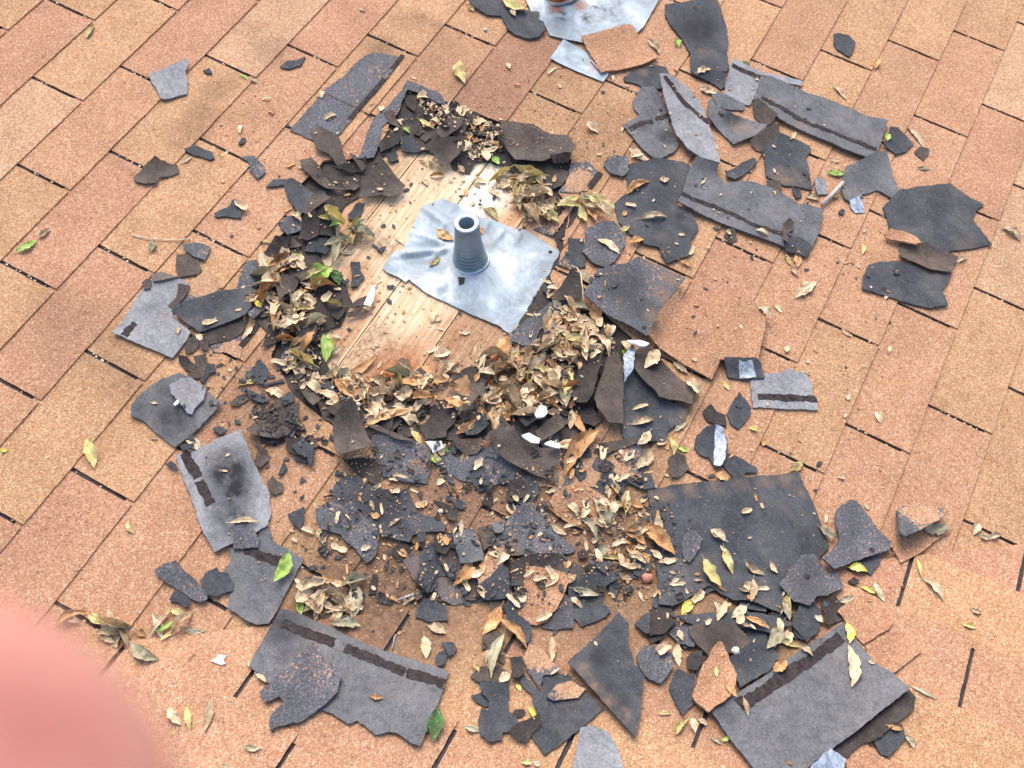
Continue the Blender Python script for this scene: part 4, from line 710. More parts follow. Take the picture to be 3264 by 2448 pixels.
 ('S1','mot',[(2030,2088),(2052,2059),(2100,2062),(2141,2088),(2147,2126),(2106,2180),(2065,2163),(2039,2129)],'lumpy blue-grey granule lump left of the black kite chip',dict(thick=.006)),
 ('T','tan',[(330,940),(400,700),(550,440),(580,405),(620,420),(690,580),(770,730),(760,800),(700,950),(490,1110),(370,1000)],'tan diamond-shaped shingle fragment pointing up, lower right',dict(thick=.005,lift=.004,rag=1.3)),
 ('P','mot',[(0,560),(50,500),(190,350),(290,330),(440,370),(500,540),(620,680),(740,800),(690,840),(400,850),(150,880),(60,880),(-160,1250),(-200,1235),(-280,1050),(-120,780),(20,520)],'speckled shingle piece with tan lower leg and one nail hole, bottom centre',dict(stain=[('G',(-80,1000),170,1),('B',(80,820),100,.7)],holes_=[((130,725),24)])),
 ('P','feltd',[(80,940),(300,860),(560,850),(800,980),(860,1080),(750,1090),(600,1060),(300,1020),(230,1100),(200,1200),(130,1270),(80,1150)],'dark felt band arching over the largest tan fragment',dict(curl=.004)),
 ('P','dark',[(-180,1300),(-270,1180),(-120,1080),(-20,960),(60,1010),(70,1280),(-30,1300)],'dark chip left of the arching felt band',dict()),
 ('P','dark',[(650,1150),(760,1080),(1000,1020),(1170,1030),(1180,1100),(1050,1170),(980,1290),(1100,1420),(1020,1490),(800,1580),(710,1480),(700,1340),(660,1230)],'charcoal piece with a curled snail-like leaf, right of largest tan fragment',dict(stain=[('R',(900,1250),120,.3)])),
 ('P','mot',[(400,1580),(520,1450),(600,1240),(700,1320),(725,1480),(720,1580),(560,1600)],'dark granule scrap along the lower edge of the largest tan fragment',dict(stain=[('R',(600,1450),150,.4)])),
 ('P','tan',[(240,975),(440,1000),(600,1040),(740,1080),(720,1130),(650,1160),(620,1260),(530,1420),(440,1530),(350,1560),(250,1550),(180,1470),(120,1400),(130,1300),(210,1190),(230,1020)],'largest loose tan shingle fragment, bottom centre',dict(rag=1.2,stain=[('R',(200,1300),40,.3)])),
 ('S','dark',[(650,60),(700,-20),(760,0),(770,120),(900,210),(930,260),(900,400),(820,440),(700,180)],'lumpy dark strip running below the largest tan fragment',dict(curl=.003)),
 ('O','back',[(1390,660),(1600,580),(1640,620),(1710,860),(1700,920),(1480,950),(1430,800)],'blue-grey block-shaped piece with a pinkish leaf at its foot',dict()),
 ('O','felt',[(1640,590),(1760,560),(1830,700),(1790,780),(1710,840)],'brown felt chip right of the blue-grey block-shaped piece',dict(thick=.0014)),
 ('O','back',[(1780,550),(1920,500),(1900,640),(1820,650)],'small blue-grey chip above the speckled piece with tan leg',dict()),
 ('O','feltd',[(1200,660),(1320,660),(1370,800),(1320,860),(1230,820)],'dark chip left of the blue-grey block-shaped piece',dict()),
 ('O','feltd',[(590,1040),(650,1050),(620,1240),(550,1250)],'upright dark stick-like chip on dirty shingle, lower middle',dict()),
 ('O','dark',[(1050,1080),(1230,1050),(1150,1230),(1090,1180)],'dark wedge chip above a pair of dry leaves, lower middle',dict()),
 ('O','dark',[(1020,1480),(1050,1370),(1130,1300),(1340,1370),(1350,1510),(1170,1530)],'dark trapezoid chip crossing the valley line',dict()),
 ('O','dark',[(1040,640),(1130,630),(1110,740),(1050,730)],'small dark chip under the black-blue piece with two leaves',dict()),
 ('O','dark',[(50,810),(100,770),(160,800),(140,850),(90,860)],'round dark chip with a leaf bit left of the cracked pale piece',dict()),
 ('O','dark',[(1330,270),(1390,210),(1400,310),(1350,300)],'tiny dark spike chip on tan shingle below the litter',dict()),
 ('O','dark',[(1400,330),(1450,290),(1530,330),(1520,390),(1430,370)],'rounded dark chip beside the tiny spike chip',dict()),
 ('O','feltd',[(1960,110),(2080,110),(2190,190),(2190,260),(2060,290),(1990,330),(1930,280)],'dark felt scrap under small leaf bits, below the big brown flap',dict(thick=.0016,curl=.004)),
 ('O','feltd',[(1200,290),(1330,340),(1450,390),(1440,520),(1350,500),(1290,380)],'dark crooked felt chip among white crumbs, lower middle',dict(thick=.0016)),
 ('P','dark',[(1260,780),(1420,750),(1500,850),(1500,990),(1400,1080),(1330,1050),(1280,930)],'dark blunt chip left of the biggest charcoal sheet',dict()),
 ('P','dark',[(930,920),(1080,910),(1100,960),(1030,1060),(950,1010)],'dark cup-shaped chip under the pale round leaf',dict()),
 ('P','dark',[(1300,60),(1500,40),(1540,180),(1420,200),(1330,150),(1250,110)],'dark torn scrap above the biggest sheet, upper left of it',dict(stain=[('G',(1400,100),80,.4)])),
 ('P','tan',[(560,210),(760,130),(900,190),(1000,250),(1150,290),(1100,480),(1000,560),(850,600),(700,540),(540,440),(470,330)],'reddish tan fragment below the big brown felt flap, bottom centre',dict(rag=1.2,stain=[('R',(600,200),60,.3)])),
 ('P','feltd',[(1490,1400),(1700,1400),(1760,1500),(1640,1640),(1490,1659)],'dark felt chip under the lower left corner of the biggest sheet',dict()),
 ('P','dark',[(1330,1560),(1400,1480),(1470,1450),(1480,1659),(1440,1659)],'dark half-round chip left of that felt corner chip',dict()),
 ('S','dark',[(0,490),(80,470),(90,520),(60,610),(-20,640),(-40,560)],'dark chip at the right end of the largest lower left underside',dict()),
 ('S','dark',[(20,400),(130,390),(180,460),(150,510),(100,540),(50,450)],'dark chip just right of the lower left underside corner',dict()),
 ('S','felt',[(310,740),(400,650),(480,640),(510,790),(400,800)],'brown folded felt chip above the bone-shaped dark piece',dict(thick=.0016,curl=.010)),
 ('S','dark',[(790,720),(830,690),(980,860),(1040,880),(1040,740),(1300,700),(1340,760),(1500,900),(1660,1060),(1410,1270),(1270,1390),(1060,1530),(900,1310),(1020,1250),(930,920),(840,840)],'large slate-coloured piece with torn notch at bottom centre',dict(stain=[('B',(1300,1100),160,.12)])),
 ('S','mot',[(840,560),(900,420),(1010,440),(1100,540),(1180,640),(1230,700),(1040,740),(1010,880),(900,720)],'speckled wedge with tan dust on the slate-coloured piece',dict(stain=[('G',(1000,520),130,.8)])),
 ('S','mot',[(1080,940),(1180,820),(1340,780),(1480,860),(1400,950),(1150,980)],'low granule mound on the slate-coloured piece',dict(stain=[('G',(1300,850),130,.7)],thick=.004)),
 ('S','feltd',[(700,560),(830,550),(860,700),(800,760),(720,760),(740,640)],'dark crumpled scrap left of the speckled dusty wedge',dict(curl=.006)),
 ('S','dark',[(1290,600),(1340,540),(1560,350),(1800,100),(1900,220),(1890,370),(1960,620),(2060,740),(2050,850),(2020,1170),(1970,1350),(1700,1060),(1500,850),(1330,660)],'tall dark triangular shingle with brown dusty edge, bottom centre',dict(lift=.006,curl=.006,stain=[('B',(1430,680),60,.9),('B',(1560,850),60,.9),('B',(1700,1010),60,.9),('B',(1850,1150),60,.9),('R',(1600,550),90,.8),('R',(1800,1000),90,.6),('R',(1680,850),80,.5)])),
 ('S','dark',[(405,810),(520,800),(700,820),(710,930),(690,1080),(800,1190),(720,1300),(640,1300),(630,1380),(500,1410),(410,1330),(390,1190),(420,1060),(490,1080),(500,990),(440,920)],'bone-shaped black piece near the bottom edge',dict(curl=.005)),
 ('S','feltd',[(680,1300),(800,1200),(1000,1130),(1010,1230),(870,1420),(780,1380)],'curled dark felt between bone-shaped and slate pieces',dict(curl=.010,thick=.0016)),
 ('S','light',[(1420,1260),(1560,1240),(1700,1300),(1790,1450),(1860,1659),(1880,1720),(1340,1720),(1350,1600),(1400,1400)],'pale grey rounded underside cut by the bottom edge',dict()),
 # top: metal and tan
 ('S1','galv',[(1753,187),(1795,130),(1900,180),(1940,236),(1922,262),(1840,228)],'galvanised metal strip end sticking out below the tan piece',dict(thick=.001,rag=.3,lift=.002,stain=[('B',(1890,215),22,.4)])),
 # felts round the hole
 ('F','felt',[(180,70),(290,40),(380,120),(420,200),(530,300),(700,350),(560,340),(430,320),(300,230),(200,150)],'long brown felt petal left of the hole pointing down right',dict(thick=.0016,curl=.014,lift=.004,holes_=[((365,205),22)])),
 ('F','felt',[(240,520),(300,400),(420,380),(490,430),(400,540),(250,620),(210,600)],'brown felt petal beside the dark hooked piece',dict(thick=.0016,curl=.012,lift=.004)),
 ('B','felt',[(10,820),(60,850),(150,900),(180,940),(200,1030),(230,1080),(150,1080),(100,1020),(10,990),(0,900)],'brown felt petal standing above the bare wood, upper left',dict(thick=.0016,curl=.014,lift=.006)),
 ('B','feltd',[(130,1130),(230,1100),(350,1060),(330,1140),(230,1150)],'dark felt sliver under the upper left petals',dict(thick=.0016,curl=.006)),
 ('B','felt',[(230,1040),(270,1040),(350,1110),(320,1130)],'narrow brown felt sliver between upper left petals',dict(thick=.0016,curl=.004,lift=.006)),
 ('F','felt',[(600,300),(740,250),(780,300),(730,350),(640,345)],'small brown felt petal touching the black gap',dict(thick=.0016,curl=.008)),
 ('F','felt',[(800,240),(900,225),(1000,220),(1120,210),(1240,300),(1190,380),(1110,420),(1000,390),(870,410),(770,430),(800,340)],'broad brown felt petal lying over the wood at its upper left',dict(thick=.0016,curl=.012,lift=.008)),
 ('F','feltd',[(200,700),(330,620),(380,700),(370,820),(250,870),(180,840)],'dark felt flap in the left litter heap',dict(thick=.0016,curl=.010)),
 ('E','tar',[(1710,350),(1830,200),(2000,200),(1930,330),(1850,390),(1740,380)],'glossy black tar scrap at the upper left of the left leaf heap',dict(name='tar_scrap',cat='tar scrap',curl=.006)),
 ('E','felt',[(1870,510),(1930,440),(2080,450),(2150,560),(2100,620),(1960,600)],'rounded brown felt flap in the left leaf heap',dict(thick=.0016,curl=.010,lift=.006)),
 ('E','felt',[(1960,640),(2070,650),(1990,760),(1910,900),(1850,780)],'pointed brown felt flap in the left leaf heap',dict(thick=.0016,curl=.010,lift=.006)),
 ('F','felt',[(0,1190),(170,1270),(120,1360),(40,1420),(-30,1500),(-60,1300)],'brown felt flap at the middle of the left leaf heap',dict(thick=.0016,curl=.012,lift=.006)),
 ('F','dark',[(690,1060),(780,1060),(790,1150),(830,1210),(760,1310),(690,1320),(700,1180)],'dark upright chip on the bare wood at left',dict(curl=.002)),
 ('F','dark',[(590,1240),(660,1230),(680,1260),(620,1290)],'tiny dark oval chip on wood beside the dark upright chip',dict()),
 ('F','dark',[(660,590),(740,490),(830,490),(780,600),(670,640)],'dark scrap over orange-stained wood, upper left',dict()),
 ('F','dark',[(330,920),(400,890),(480,930),(440,980),(350,970)],'dark oval scrap at the edge of the wood, left',dict()),
 ('F','dark',[(950,930),(1040,900),(1000,970)],'tiny dark chip on wood left of the flashing tip',dict()),
 ('F','feltd',[(1770,1210),(1840,1220),(1830,1280),(1780,1290)],'tiny dark chip on the flashing below the pipe',dict(thick=.001)),
 ('F','felt',[(650,1540),(780,1430),(880,1380),(860,1480),(700,1530)],'upper of three stacked felt slivers beside the white scrap',dict(thick=.0016,curl=.008)),
 ('F','felt',[(640,1600),(800,1530),(880,1560),(800,1600),(660,1630)],'lower of the stacked felt slivers beside the white scrap',dict(thick=.0016,curl=.008,lift=.003)),
 ('F','feltd',[(510,1500),(600,1430),(640,1540),(560,1659),(500,1600)],'dark felt curl left of the stacked felt slivers',dict(thick=.0016,curl=.012)),
 ('K','felt',[(100,120),(210,20),(330,30),(350,150),(320,290),(230,280),(150,250)],'upright brown felt flap left of the bright green leaf',dict(thick=.0016,curl=.012,lift=.006)),
 ('K','felt',[(140,700),(200,640),(310,800),(400,900),(320,970),(220,860)],'slanting brown felt curl at the lower left of the litter',dict(thick=.0016,curl=.014,lift=.004)),
 ('K','dark',[(270,690),(430,660),(530,740),(560,810),(400,770)],'dark scrap under the large tan-brown leaf',dict()),
 ('K','dark',[(0,830),(100,790),(120,900),(20,940)],'dark square scrap left of the slanting felt curl',dict()),
 ('K','dark',[(160,440),(230,380),(380,400),(340,480),(220,520)],'dark scrap below the bright green leaf',dict()),
 ('K','dark',[(560,830),(700,830),(880,880),(850,1100),(780,1100),(700,960),(600,900)],'dark scrap right of the standing brown felt flap',dict(stain=[('G',(800,1000),60,.5)])),
 ('K','felt',[(420,960),(560,900),(700,900),(700,950),(560,1040)],'brown felt edge behind the standing felt flap',dict(thick=.0016,lift=.004)),
 ('K','felt',[(520,1110),(560,1050),(700,930),(760,990),(830,1200),(890,1370),(860,1410),(720,1460),(590,1500),(530,1400),(510,1220)],'standing brown felt flap with squared end below the litter',dict(thick=.0018,curl=.012,lift=.010,tilt=((700,940),(700,1450),.012))),
 ('K','felt',[(820,1160),(960,1140),(1050,1180),(1340,1290),(1180,1280),(1000,1210)],'thin brown felt edge above the broad speckled piece',dict(thick=.0016,lift=.003)),
 ('K','feltd',[(1500,960),(1700,960),(1780,1010),(1740,1100),(1670,1180),(1640,1280),(1440,1310),(1390,1150),(1480,1050)],'dark felt sheet in the bottom middle of the litter',dict(curl=.005)),
 ('K','felt',[(1550,800),(1700,640),(1870,560),(2060,540),(2080,620),(1980,830),(1910,950),(1880,1020),(1800,980),(1880,850),(1900,700),(1860,610),(1700,700)],'arched brown felt fold at the bottom centre of the wood',dict(thick=.0016,curl=.014,lift=.014)),
 ('K','dark',[(1820,1200),(1900,1150),(2050,1030),(2060,1150),(1960,1230),(1850,1250)],'blue-black rounded chip right of the dark felt sheet',dict(curl=.005,lift=.003)),
 ('K','felt',[(1700,1300),(1900,1280),(2000,1270),(2030,1340),(1960,1420),(1850,1430),(1750,1370)],'brown bowl-shaped felt scrap right of the white scrap',dict(thick=.0016,curl=.008)),
 ('L','felt',[(140,1260),(200,1180),(440,1130),(430,1190),(160,1280)],'narrow brown felt lip above the big curved flap',dict(thick=.0016,lift=.004)),
 ('S1','felt',[(1557,1408),(1595,1383),(1636,1377),(1658,1405),(1702,1424),(1747,1437),(1785,1443),(1782,1481),(1753,1494),(1780,1525),(1777,1547),(1679,1506),(1611,1472),(1573,1440)],'big curved brown felt flap under the orange crescent leaf',dict(thick=.0018,curl=.008,lift=.006)),
 ('L','feltd',[(480,1090),(680,930),(830,890),(700,1060),(540,1170)],'dark curled felt strip left of the white stone-like scrap',dict(thick=.0016,curl=.010,lift=.006)),
 ('L','felt',[(640,1230),(860,1010),(920,1050),(940,1150),(700,1330)],'rolled brown felt strip above the big curved flap',dict(thick=.0018,curl=.014,lift=.008)),
 ('L','feltd',[(1100,970),(1200,950),(1330,1080),(1240,1150),(1130,1100)],'dark scrap below the two upright felt strips',dict(lift=.002)),
 ('L','felt',[(1380,420),(1480,390),(1520,520),(1530,750),(1530,1130),(1380,1110),(1270,970),(1240,850),(1330,600)],'right-hand tall brown felt strip beside the white splinter',dict(thick=.0018,curl=.008,lift=.010)),
 ('L','feltd',[(1095,360),(1230,360),(1330,390),(1270,640),(1220,850),(1160,930),(1060,900),(1010,840),(1080,600)],'left-hand tall dark felt roll right of the leaf litter',dict(thick=.002,curl=.016,lift=.012)),
 ('L','film',[(1520,470),(1590,380),(1645,390),(1620,600),(1530,745)],'white pointed splinter between felt strip and dark sheet',dict(name='film_splinter',cat='splinter',thick=.0016,lift=.006)),
 ('G','feltd',[(810,1470),(850,1380),(960,1220),(1010,1150),(1090,1200),(1110,1350),(1110,1450),(980,1450)],'black arched felt curl beside the big dusty square shingle',dict(curl=.016,lift=.008,thick=.0018)),
 ('B','feltd',[(430,960),(520,890),(600,870),(560,960),(440,1010)],'dark felt flake at the top left rim of the wood',dict(thick=.0016,curl=.004)),
 ('B','feltd',[(600,650),(680,680),(670,740),(610,700)],'small dark felt flake at the very top of the hole',dict(thick=.0016,curl=.004)),
 ('B','dark',[(470,1040),(540,1010),(560,1060),(510,1080)],'ragged dark chip on wood below the top rim',dict(rag=2)),
 ('B','dark',[(570,920),(650,910),(690,960),(770,990),(680,1000),(580,1000)],'blue-black flake on the top rim of the wood',dict()),
 ('B','feltd',[(900,1080),(1010,1010),(1080,1060),(1030,1150),(920,1120)],'dark felt piece behind the central top felt petal',dict(thick=.0016)),
 ('B','felt',[(800,860),(880,800),(1000,790),(960,860),(850,920)],'folded brown felt fin at the top of the hole',dict(thick=.0016,curl=.012,lift=.008)),
 ('B','felt',[(780,950),(880,940),(990,930),(1000,980),(950,1040),(860,1090),(800,1060)],'central brown felt petal hanging over the top of the wood',dict(thick=.0018,curl=.012,lift=.010)),
 ('B','feltd',[(1340,1090),(1550,1080),(1690,1150),(1640,1240),(1560,1270),(1450,1200)],'dark felt petal under the largest smooth felt petal',dict(thick=.0018,curl=.005)),
 ('B','felt',[(1200,880),(1250,830),(1330,830),(1450,840),(1560,910),(1670,930),(1730,1010),(1700,1040),(1560,1060),(1500,1080),(1330,1070),(1270,1000)],'largest smooth brown felt petal at the upper right of the wood',dict(thick=.0018,curl=.010,lift=.010)),
 ('G','tar',[(790,40),(1000,40),(980,95),(830,105)],'thin black edge scrap below the largest smooth petal',dict(name='tar_scrap',cat='tar scrap')),
 ('F','white',[(820,1510),(900,1300),(940,1290),(930,1400),(890,1520)],'white upright scrap at the left of the wood',dict(name='white_scrap',cat='scrap',thick=.002,lift=.008)),
 ('K','white',[(1440,1320),(1600,1310),(1620,1370),(1520,1420),(1500,1380)],'flat white scrap at the bottom middle of the litter',dict(name='white_scrap',cat='scrap',lift=.002,thick=.002)),
 ('L','white',[(640,1030),(700,920),(760,950),(770,1010),(730,1060),(660,1070)],'white stone-like scrap on the dark curled felt',dict(name='white_scrap',cat='scrap',thick=.006,lift=.008)),
 ('L','white',[(1570,280),(1640,300),(1730,330),(1780,350),(1740,380),(1670,380),(1600,340)],'white oval scrap below the dusty square shingle',dict(name='white_scrap',cat='scrap',thick=.005,lift=.014)),
 ('L','white',[(500,1270),(580,1240),(690,1300),(680,1340),(600,1330)],'whitish crumpled scrap on the big curved felt flap',dict(name='white_scrap',cat='scrap',thick=.003,lift=.010)),
 ('L','white',[(725,1360),(800,1320),(890,1340),(885,1395),(800,1380)],'white sliver under the orange crescent leaf stem',dict(name='white_scrap',cat='scrap',thick=.003,lift=.010)),
 ('N','white',[(850,1600),(910,1570),(940,1535),(1020,1550),(985,1590),(1005,1630),(960,1640)],'white ragged paper flake on tan shingle at lower left',dict(name='white_scrap',cat='scrap',thick=.001,curl=.003)),
 ('J','white',[(800,290),(830,260),(860,250),(860,280),(820,305)],'small white chip on the rounded stained piece',dict(name='white_scrap',cat='scrap',thick=.002)),
]
# the rusty vent flashing has to lie below its neighbours, so it is laid first
def lathe(cen, axis_up, prof, seg=40, wob=0.0, seed=1):
    """prof: (radius, height); returns vertices/faces around axis_up at cen (plane frame)"""
    ax = np.array(axis_up, float); ax /= np.linalg.norm(ax); e1 = np.cross(ax, [0, 1, 0.]); e1 /= np.linalg.norm(e1); e2 = np.cross(ax, e1)
    V, F = [], []
    for j, (r, z) in enumerate(prof):
        for i in range(seg):
            a = 2 * math.pi * i / seg; rr = r * (1 + wob * noise.noise(Vector((math.cos(a) * 1.5 + seed, math.sin(a) * 1.5, z * 30))))
            V.append(cen + ax * z + (e1 * math.cos(a) + e2 * math.sin(a)) * rr)
    for j in range(len(prof) - 1):
        for i in range(seg):
            a, b = j * seg + i, j * seg + (i + 1) % seg; F.append((a, b, b + seg, a + seg))
    return np.array(V), F
MAT['bead'] = mat_plain('old_caulk', (0.22, 0.21, 0.17), (0.42, 0.42, 0.36), 60, .8)
UPL = np.array([0, math.sin(PITCH), math.cos(PITCH)])
# ---- vent flashing at the top edge
def mheight(x, y, creases, c, h0, h=.004):
    A = h0 + 0.0014 * np.sin((x - c[0]) * 42 + 1) * np.cos((y - c[1]) * 36)
    for t2, a, b, w, amp in creases:
        a = hit(t2, a, h); b = hit(t2, b, h); d = b - a; L = np.linalg.norm(d); d = d / L
        al = ((x - a[0]) * d[0] + (y - a[1]) * d[1]) / L; pe = np.abs(-(x - a[0]) * d[1] + (y - a[1]) * d[0])
        A = A + amp * np.clip(1 - pe / w, 0, 1) ** .9 * np.clip(1.3 - np.abs(al - .5) * 2.0, 0, 1)
    return A
def metal(name, tile, pts, label, cat, thick, hadd, creases, stain, rag=0.5, parent=None, sp=0.0042):
    h = 0.004; poly = [tuple(hit(tile, p, h + hadd)) for p in pts]
    ol = roughen(poly, 0.006, 0.0016 * rag, 77)
    ix0, ix1, iy0, iy1 = window(poly, 0.04); sub = HF[iy0:iy1, ix0:ix1]
    gxx, gyy = GX[iy0:iy1, ix0:ix1], GY[iy0:iy1, ix0:ix1]; m = inpoly(gxx, gyy, poly)
    c = np.mean(poly, 0); h0 = (float(np.percentile(sub[m], 90)) if m.any() else .004) + hadd
    A = mheight(gxx, gyy, creases, c, h0)
    V, F = tri(ol, sp); top = mheight(V[:, 0], V[:, 1], creases, c, h0) + np.array([noise.ridged_multi_fractal(Vector((q[0] * 26, q[1] * 26, 2)), 1, 2, 3, 1, 2) for q in V]) * .0009 + base(V[:, 0], V[:, 1]) + thick
    pv = np.zeros((len(V), 3))
    for ch, t2, pt, r, s in stain:
        q = hit(t2, pt, h); rr = r / TILES[t2][2] / 41 * INCH; j = 'RGB'.index(ch)
        pv[:, j] = np.maximum(pv[:, j], s * np.clip(1.45 - np.hypot(V[:, 0] - q[0], V[:, 1] - q[1]) / rr, 0, 1))
    W_, f_, n_, s_ = solid(V, F, top, thick); o = link(name, W_, f_, MAT['galv'], parent, n_, pv[s_])
    HF[iy0:iy1, ix0:ix1] = np.where(m, np.maximum(sub, A + thick), sub); return o
vb = np.array([*hit('S1', (1779, -36), .004), 0.006])
vent = bpy.data.objects.new('roof_vent', None); COL.objects.link(vent); Mv = RX.to_4x4(); Mv.translation = to_world(vb); vent.matrix_world = Mv; vent['_o'] = [float(q) for q in vb]
tag(vent, 'rusty round roof vent with blotchy grey metal flashing, cut by the top edge', 'roof vent')
metal('flashing', 'S1', [(1640,-90),(1675,0),(1700,60),(1735,80),(1750,115),(1800,130),(1860,140),(1950,110),(2012,82),(2030,108),(2050,90),(2100,0),(2130,-60),(2080,-150),(1900,-190),(1720,-170)], None, None, .0012, .002, [],
      [('R','C',(0,80),60,1),('R','C',(100,120),60,.9),('R','B',(1640,110),70,.9),('R','B',(1800,130),50,.9),('R','C',(190,45),25,1),('R','C',(320,165),20,1),('B','B',(1600,70),50,.8),('B','B',(1760,50),50,.8)], .8, vent)
V_, F_ = lathe(vb + np.array([0, 0, .003]), UPL, [(.056, .001), (.053, .006), (.044, .014), (.037, .024), (.034, .06), (.033, .16), (.030, .16), (.030, .02)], 44, .05)
link('rusty_collar', V_, F_, MAT['rust'], vent, len(F_))
V_, F_ = lathe(vb + np.array([0, 0, .003]), UPL, [(.061, 0.000), (.059, .003), (.056, .004), (.054, .001)], 44, .12, 5)
link('caulk_bead', V_, F_, MAT['bead'], vent, len(F_))
# ---- pipe flashing on the bare boards
pc = np.array([*hit('F', (1890, 1030), DECK + .004), DECK + .004])
boot = bpy.data.objects.new('pipe_flashing', None); COL.objects.link(boot); Mb = RX.to_4x4(); Mb.translation = to_world(pc); boot.matrix_world = Mb; boot['_o'] = [float(q) for q in pc]
tag(boot, 'square bluish metal pipe flashing with grey tapered vent pipe on bare boards', 'pipe flashing')
metal('base_sheet', 'S1', [(1218,842),(1258,788),(1285,787),(1310,720),(1330,680),(1346,646),(1375,634),(1406,622),(1430,628),(1457,640),(1500,665),(1532,680),(1560,686),(1600,700),(1642,718),(1677,721),(1722,750),(1794,797),(1768,840),(1740,880),(1700,945),(1664,1016),(1650,1040),(1628,1054),(1608,1042),(1590,1027),(1560,1015),(1532,1003),(1500,990),(1470,975),(1430,955),(1387,937),(1350,915),(1305,880),(1292,888),(1265,870),(1235,858)],
      None, None, .0010, .003, [('F',(1150,985),(1660,915),.0075,.010),('F',(1210,925),(1250,1010),.009,.006),('F',(1330,740),(1650,860),.008,.007),('F',(1330,860),(1600,890),.010,-.004),('F',(1400,470),(1720,720),.010,.006),('F',(1480,440),(1740,640),.006,.004),('F',(1720,870),(1480,1010),.005,.004),('G',(350,700),(230,850),.008,.006),('G',(500,740),(460,860),.007,.005),('G',(200,600),(120,760),.006,.004),('F',(1540,1330),(1700,1180),.012,.004),('G',(420,1500),(250,1250),.014,.003)],
      [('R','F',(1900,1240),20,.0),('B','G',(800,950),16,.6)], .9, boot)
for t2, q, r in (('F', (1100, 1065), 18), ('G', (805, 955), 20)):
    c_ = hit(t2, q, DECK + .006); V, F = tri([tuple(c_ + r / 3.16 / 41 * INCH * np.array([math.cos(a), math.sin(a)])) for a in np.linspace(0, 6.28, 12)[:-1]], None)
    ix0, ix1, iy0, iy1 = window(V, .02); W_, f_, n_, s_ = solid(V, F, sample(HF[iy0:iy1, ix0:ix1], ix0, iy0, V[:, 0], V[:, 1]) + .0008, .0004); link('nail_hole', W_, f_, MAT['tar'], boot)
i_ = INCH
prof = [(1.36*i_, 0.02*i_), (1.32*i_, .08*i_), (1.28*i_, .12*i_), (1.28*i_, .26*i_), (1.13*i_, .31*i_), (1.13*i_, .36*i_), (1.25*i_, .42*i_), (1.25*i_, .55*i_), (1.08*i_, .61*i_), (1.08*i_, .67*i_), (1.20*i_, .73*i_), (1.20*i_, .87*i_), (1.05*i_, .93*i_), (1.05*i_, .99*i_), (1.15*i_, 1.05*i_), (1.15*i_, 1.18*i_), (1.02*i_, 1.25*i_), (1.02*i_, 1.32*i_), (1.09*i_, 1.38*i_), (1.07*i_, 1.5*i_), (1.01*i_, 1.56*i_), (.97*i_, 2.4*i_), (.91*i_, 3.5*i_), (.89*i_, 3.93*i_)]
V_, F_ = lathe(pc, UPL, prof, 48, .006); link('tapered_boot', V_, F_, MAT['pipe'], boot, 0)
V_, F_ = lathe(pc, UPL, [(.88*i_, 3.92*i_), (.88*i_, 3.99*i_), (.84*i_, 4.02*i_), (.60*i_, 4.01*i_), (.57*i_, 3.97*i_)], 48, .012, 3); link('rim', V_, F_, MAT['rim'], boot, len(F_))
V_, F_ = lathe(pc, UPL, [(.57*i_, 3.97*i_), (.55*i_, 2.0*i_), (.0001, 2.0*i_)], 40); link('bore', V_, [f[::-1] for f in F_], MAT['pipein'], boot, len(F_))
V_, F_ = lathe(pc, UPL, [(1.44*i_, -.02*i_), (1.43*i_, .06*i_), (1.36*i_, .09*i_), (1.33*i_, .04*i_)], 48, .05, 9); link('base_collar', V_, F_, MAT['rim'], boot, len(F_))
def chips(region, n, kinds, label, group, sz, seed):
    rr = random.Random(seed); P = np.array(region)
    for _ in range(n):
        while True:
            c = (rr.uniform(*np.sort(P[:, 0])[[0, -1]]), rr.uniform(*np.sort(P[:, 1])[[0, -1]]))
            if inpoly(c[0], c[1], region): break
        m = rr.randint(4, 7); s_ = sz[0] + (sz[1] - sz[0]) * rr.random() ** 1.6 * 1.15; a0 = rr.uniform(0, 6.28); el = rr.uniform(.5, .95); pts = []
        for j in range(m):
            a = 2 * math.pi * (j + rr.uniform(-.3, .3)) / m; q = s_ * rr.uniform(.75, 1.2); x, y = q * math.cos(a), q * el * math.sin(a)
            pts.append((c[0] + x * math.cos(a0) - y * math.sin(a0), c[1] + x * math.sin(a0) + y * math.cos(a0)))
        k = rr.choice(kinds); P_('Z', k, pts, label, group=group, thick=.0016 if 'felt' in k else .0028, curl=rr.uniform(0, .012) if 'felt' in k else .002, rag=1.3)
DK = ['dark', 'dark', 'mot', 'feltd', 'felt']
chips([(880,1140),(1050,1120),(1300,1210),(1400,1290),(1100,1310),(880,1290),(840,1200)], 44, DK, 'small dark chip on the dirty shingles between the hole and the valley', 'dark chips between hole and valley', (12, 40), 1)
chips([(1000,950),(1300,960),(1400,1020),(1180,1100),(1000,1090),(900,1010)], 24, ['mot', 'dark', 'feltd'], 'dark chip in the band of wreckage just below the litter', 'dark chips just below the litter', (16, 40), 2)
chips([(1040,1340),(1160,1380),(1180,1500),(1150,1560),(1040,1560)], 8, DK, 'small dark chip around the bone-shaped black piece', 'chips round the bone-shaped piece', (12, 28), 3)
chips([(1350,1290),(1500,1230),(1780,1290),(1760,1400),(1560,1480),(1420,1420)], 26, ['dark', 'dark', 'feltd', 'mot'], 'dark scrap in the wreckage between the two biggest lower sheets', 'scraps between the two biggest sheets', (18, 46), 4)
chips([(540,860),(640,880),(740,960),(640,1010),(560,960)], 12, DK, 'small dark chip left of the lower litter', 'chips left of the lower litter', (8, 26), 5)
chips([(535,640),(560,560),(640,480),(700,430),(740,440),(690,560),(640,660),(600,800)], 20, ['felt', 'feltd', 'felt', 'dark'], 'torn felt flap on the left rim of the hole', 'felt flaps on the left rim', (16, 38), 6)
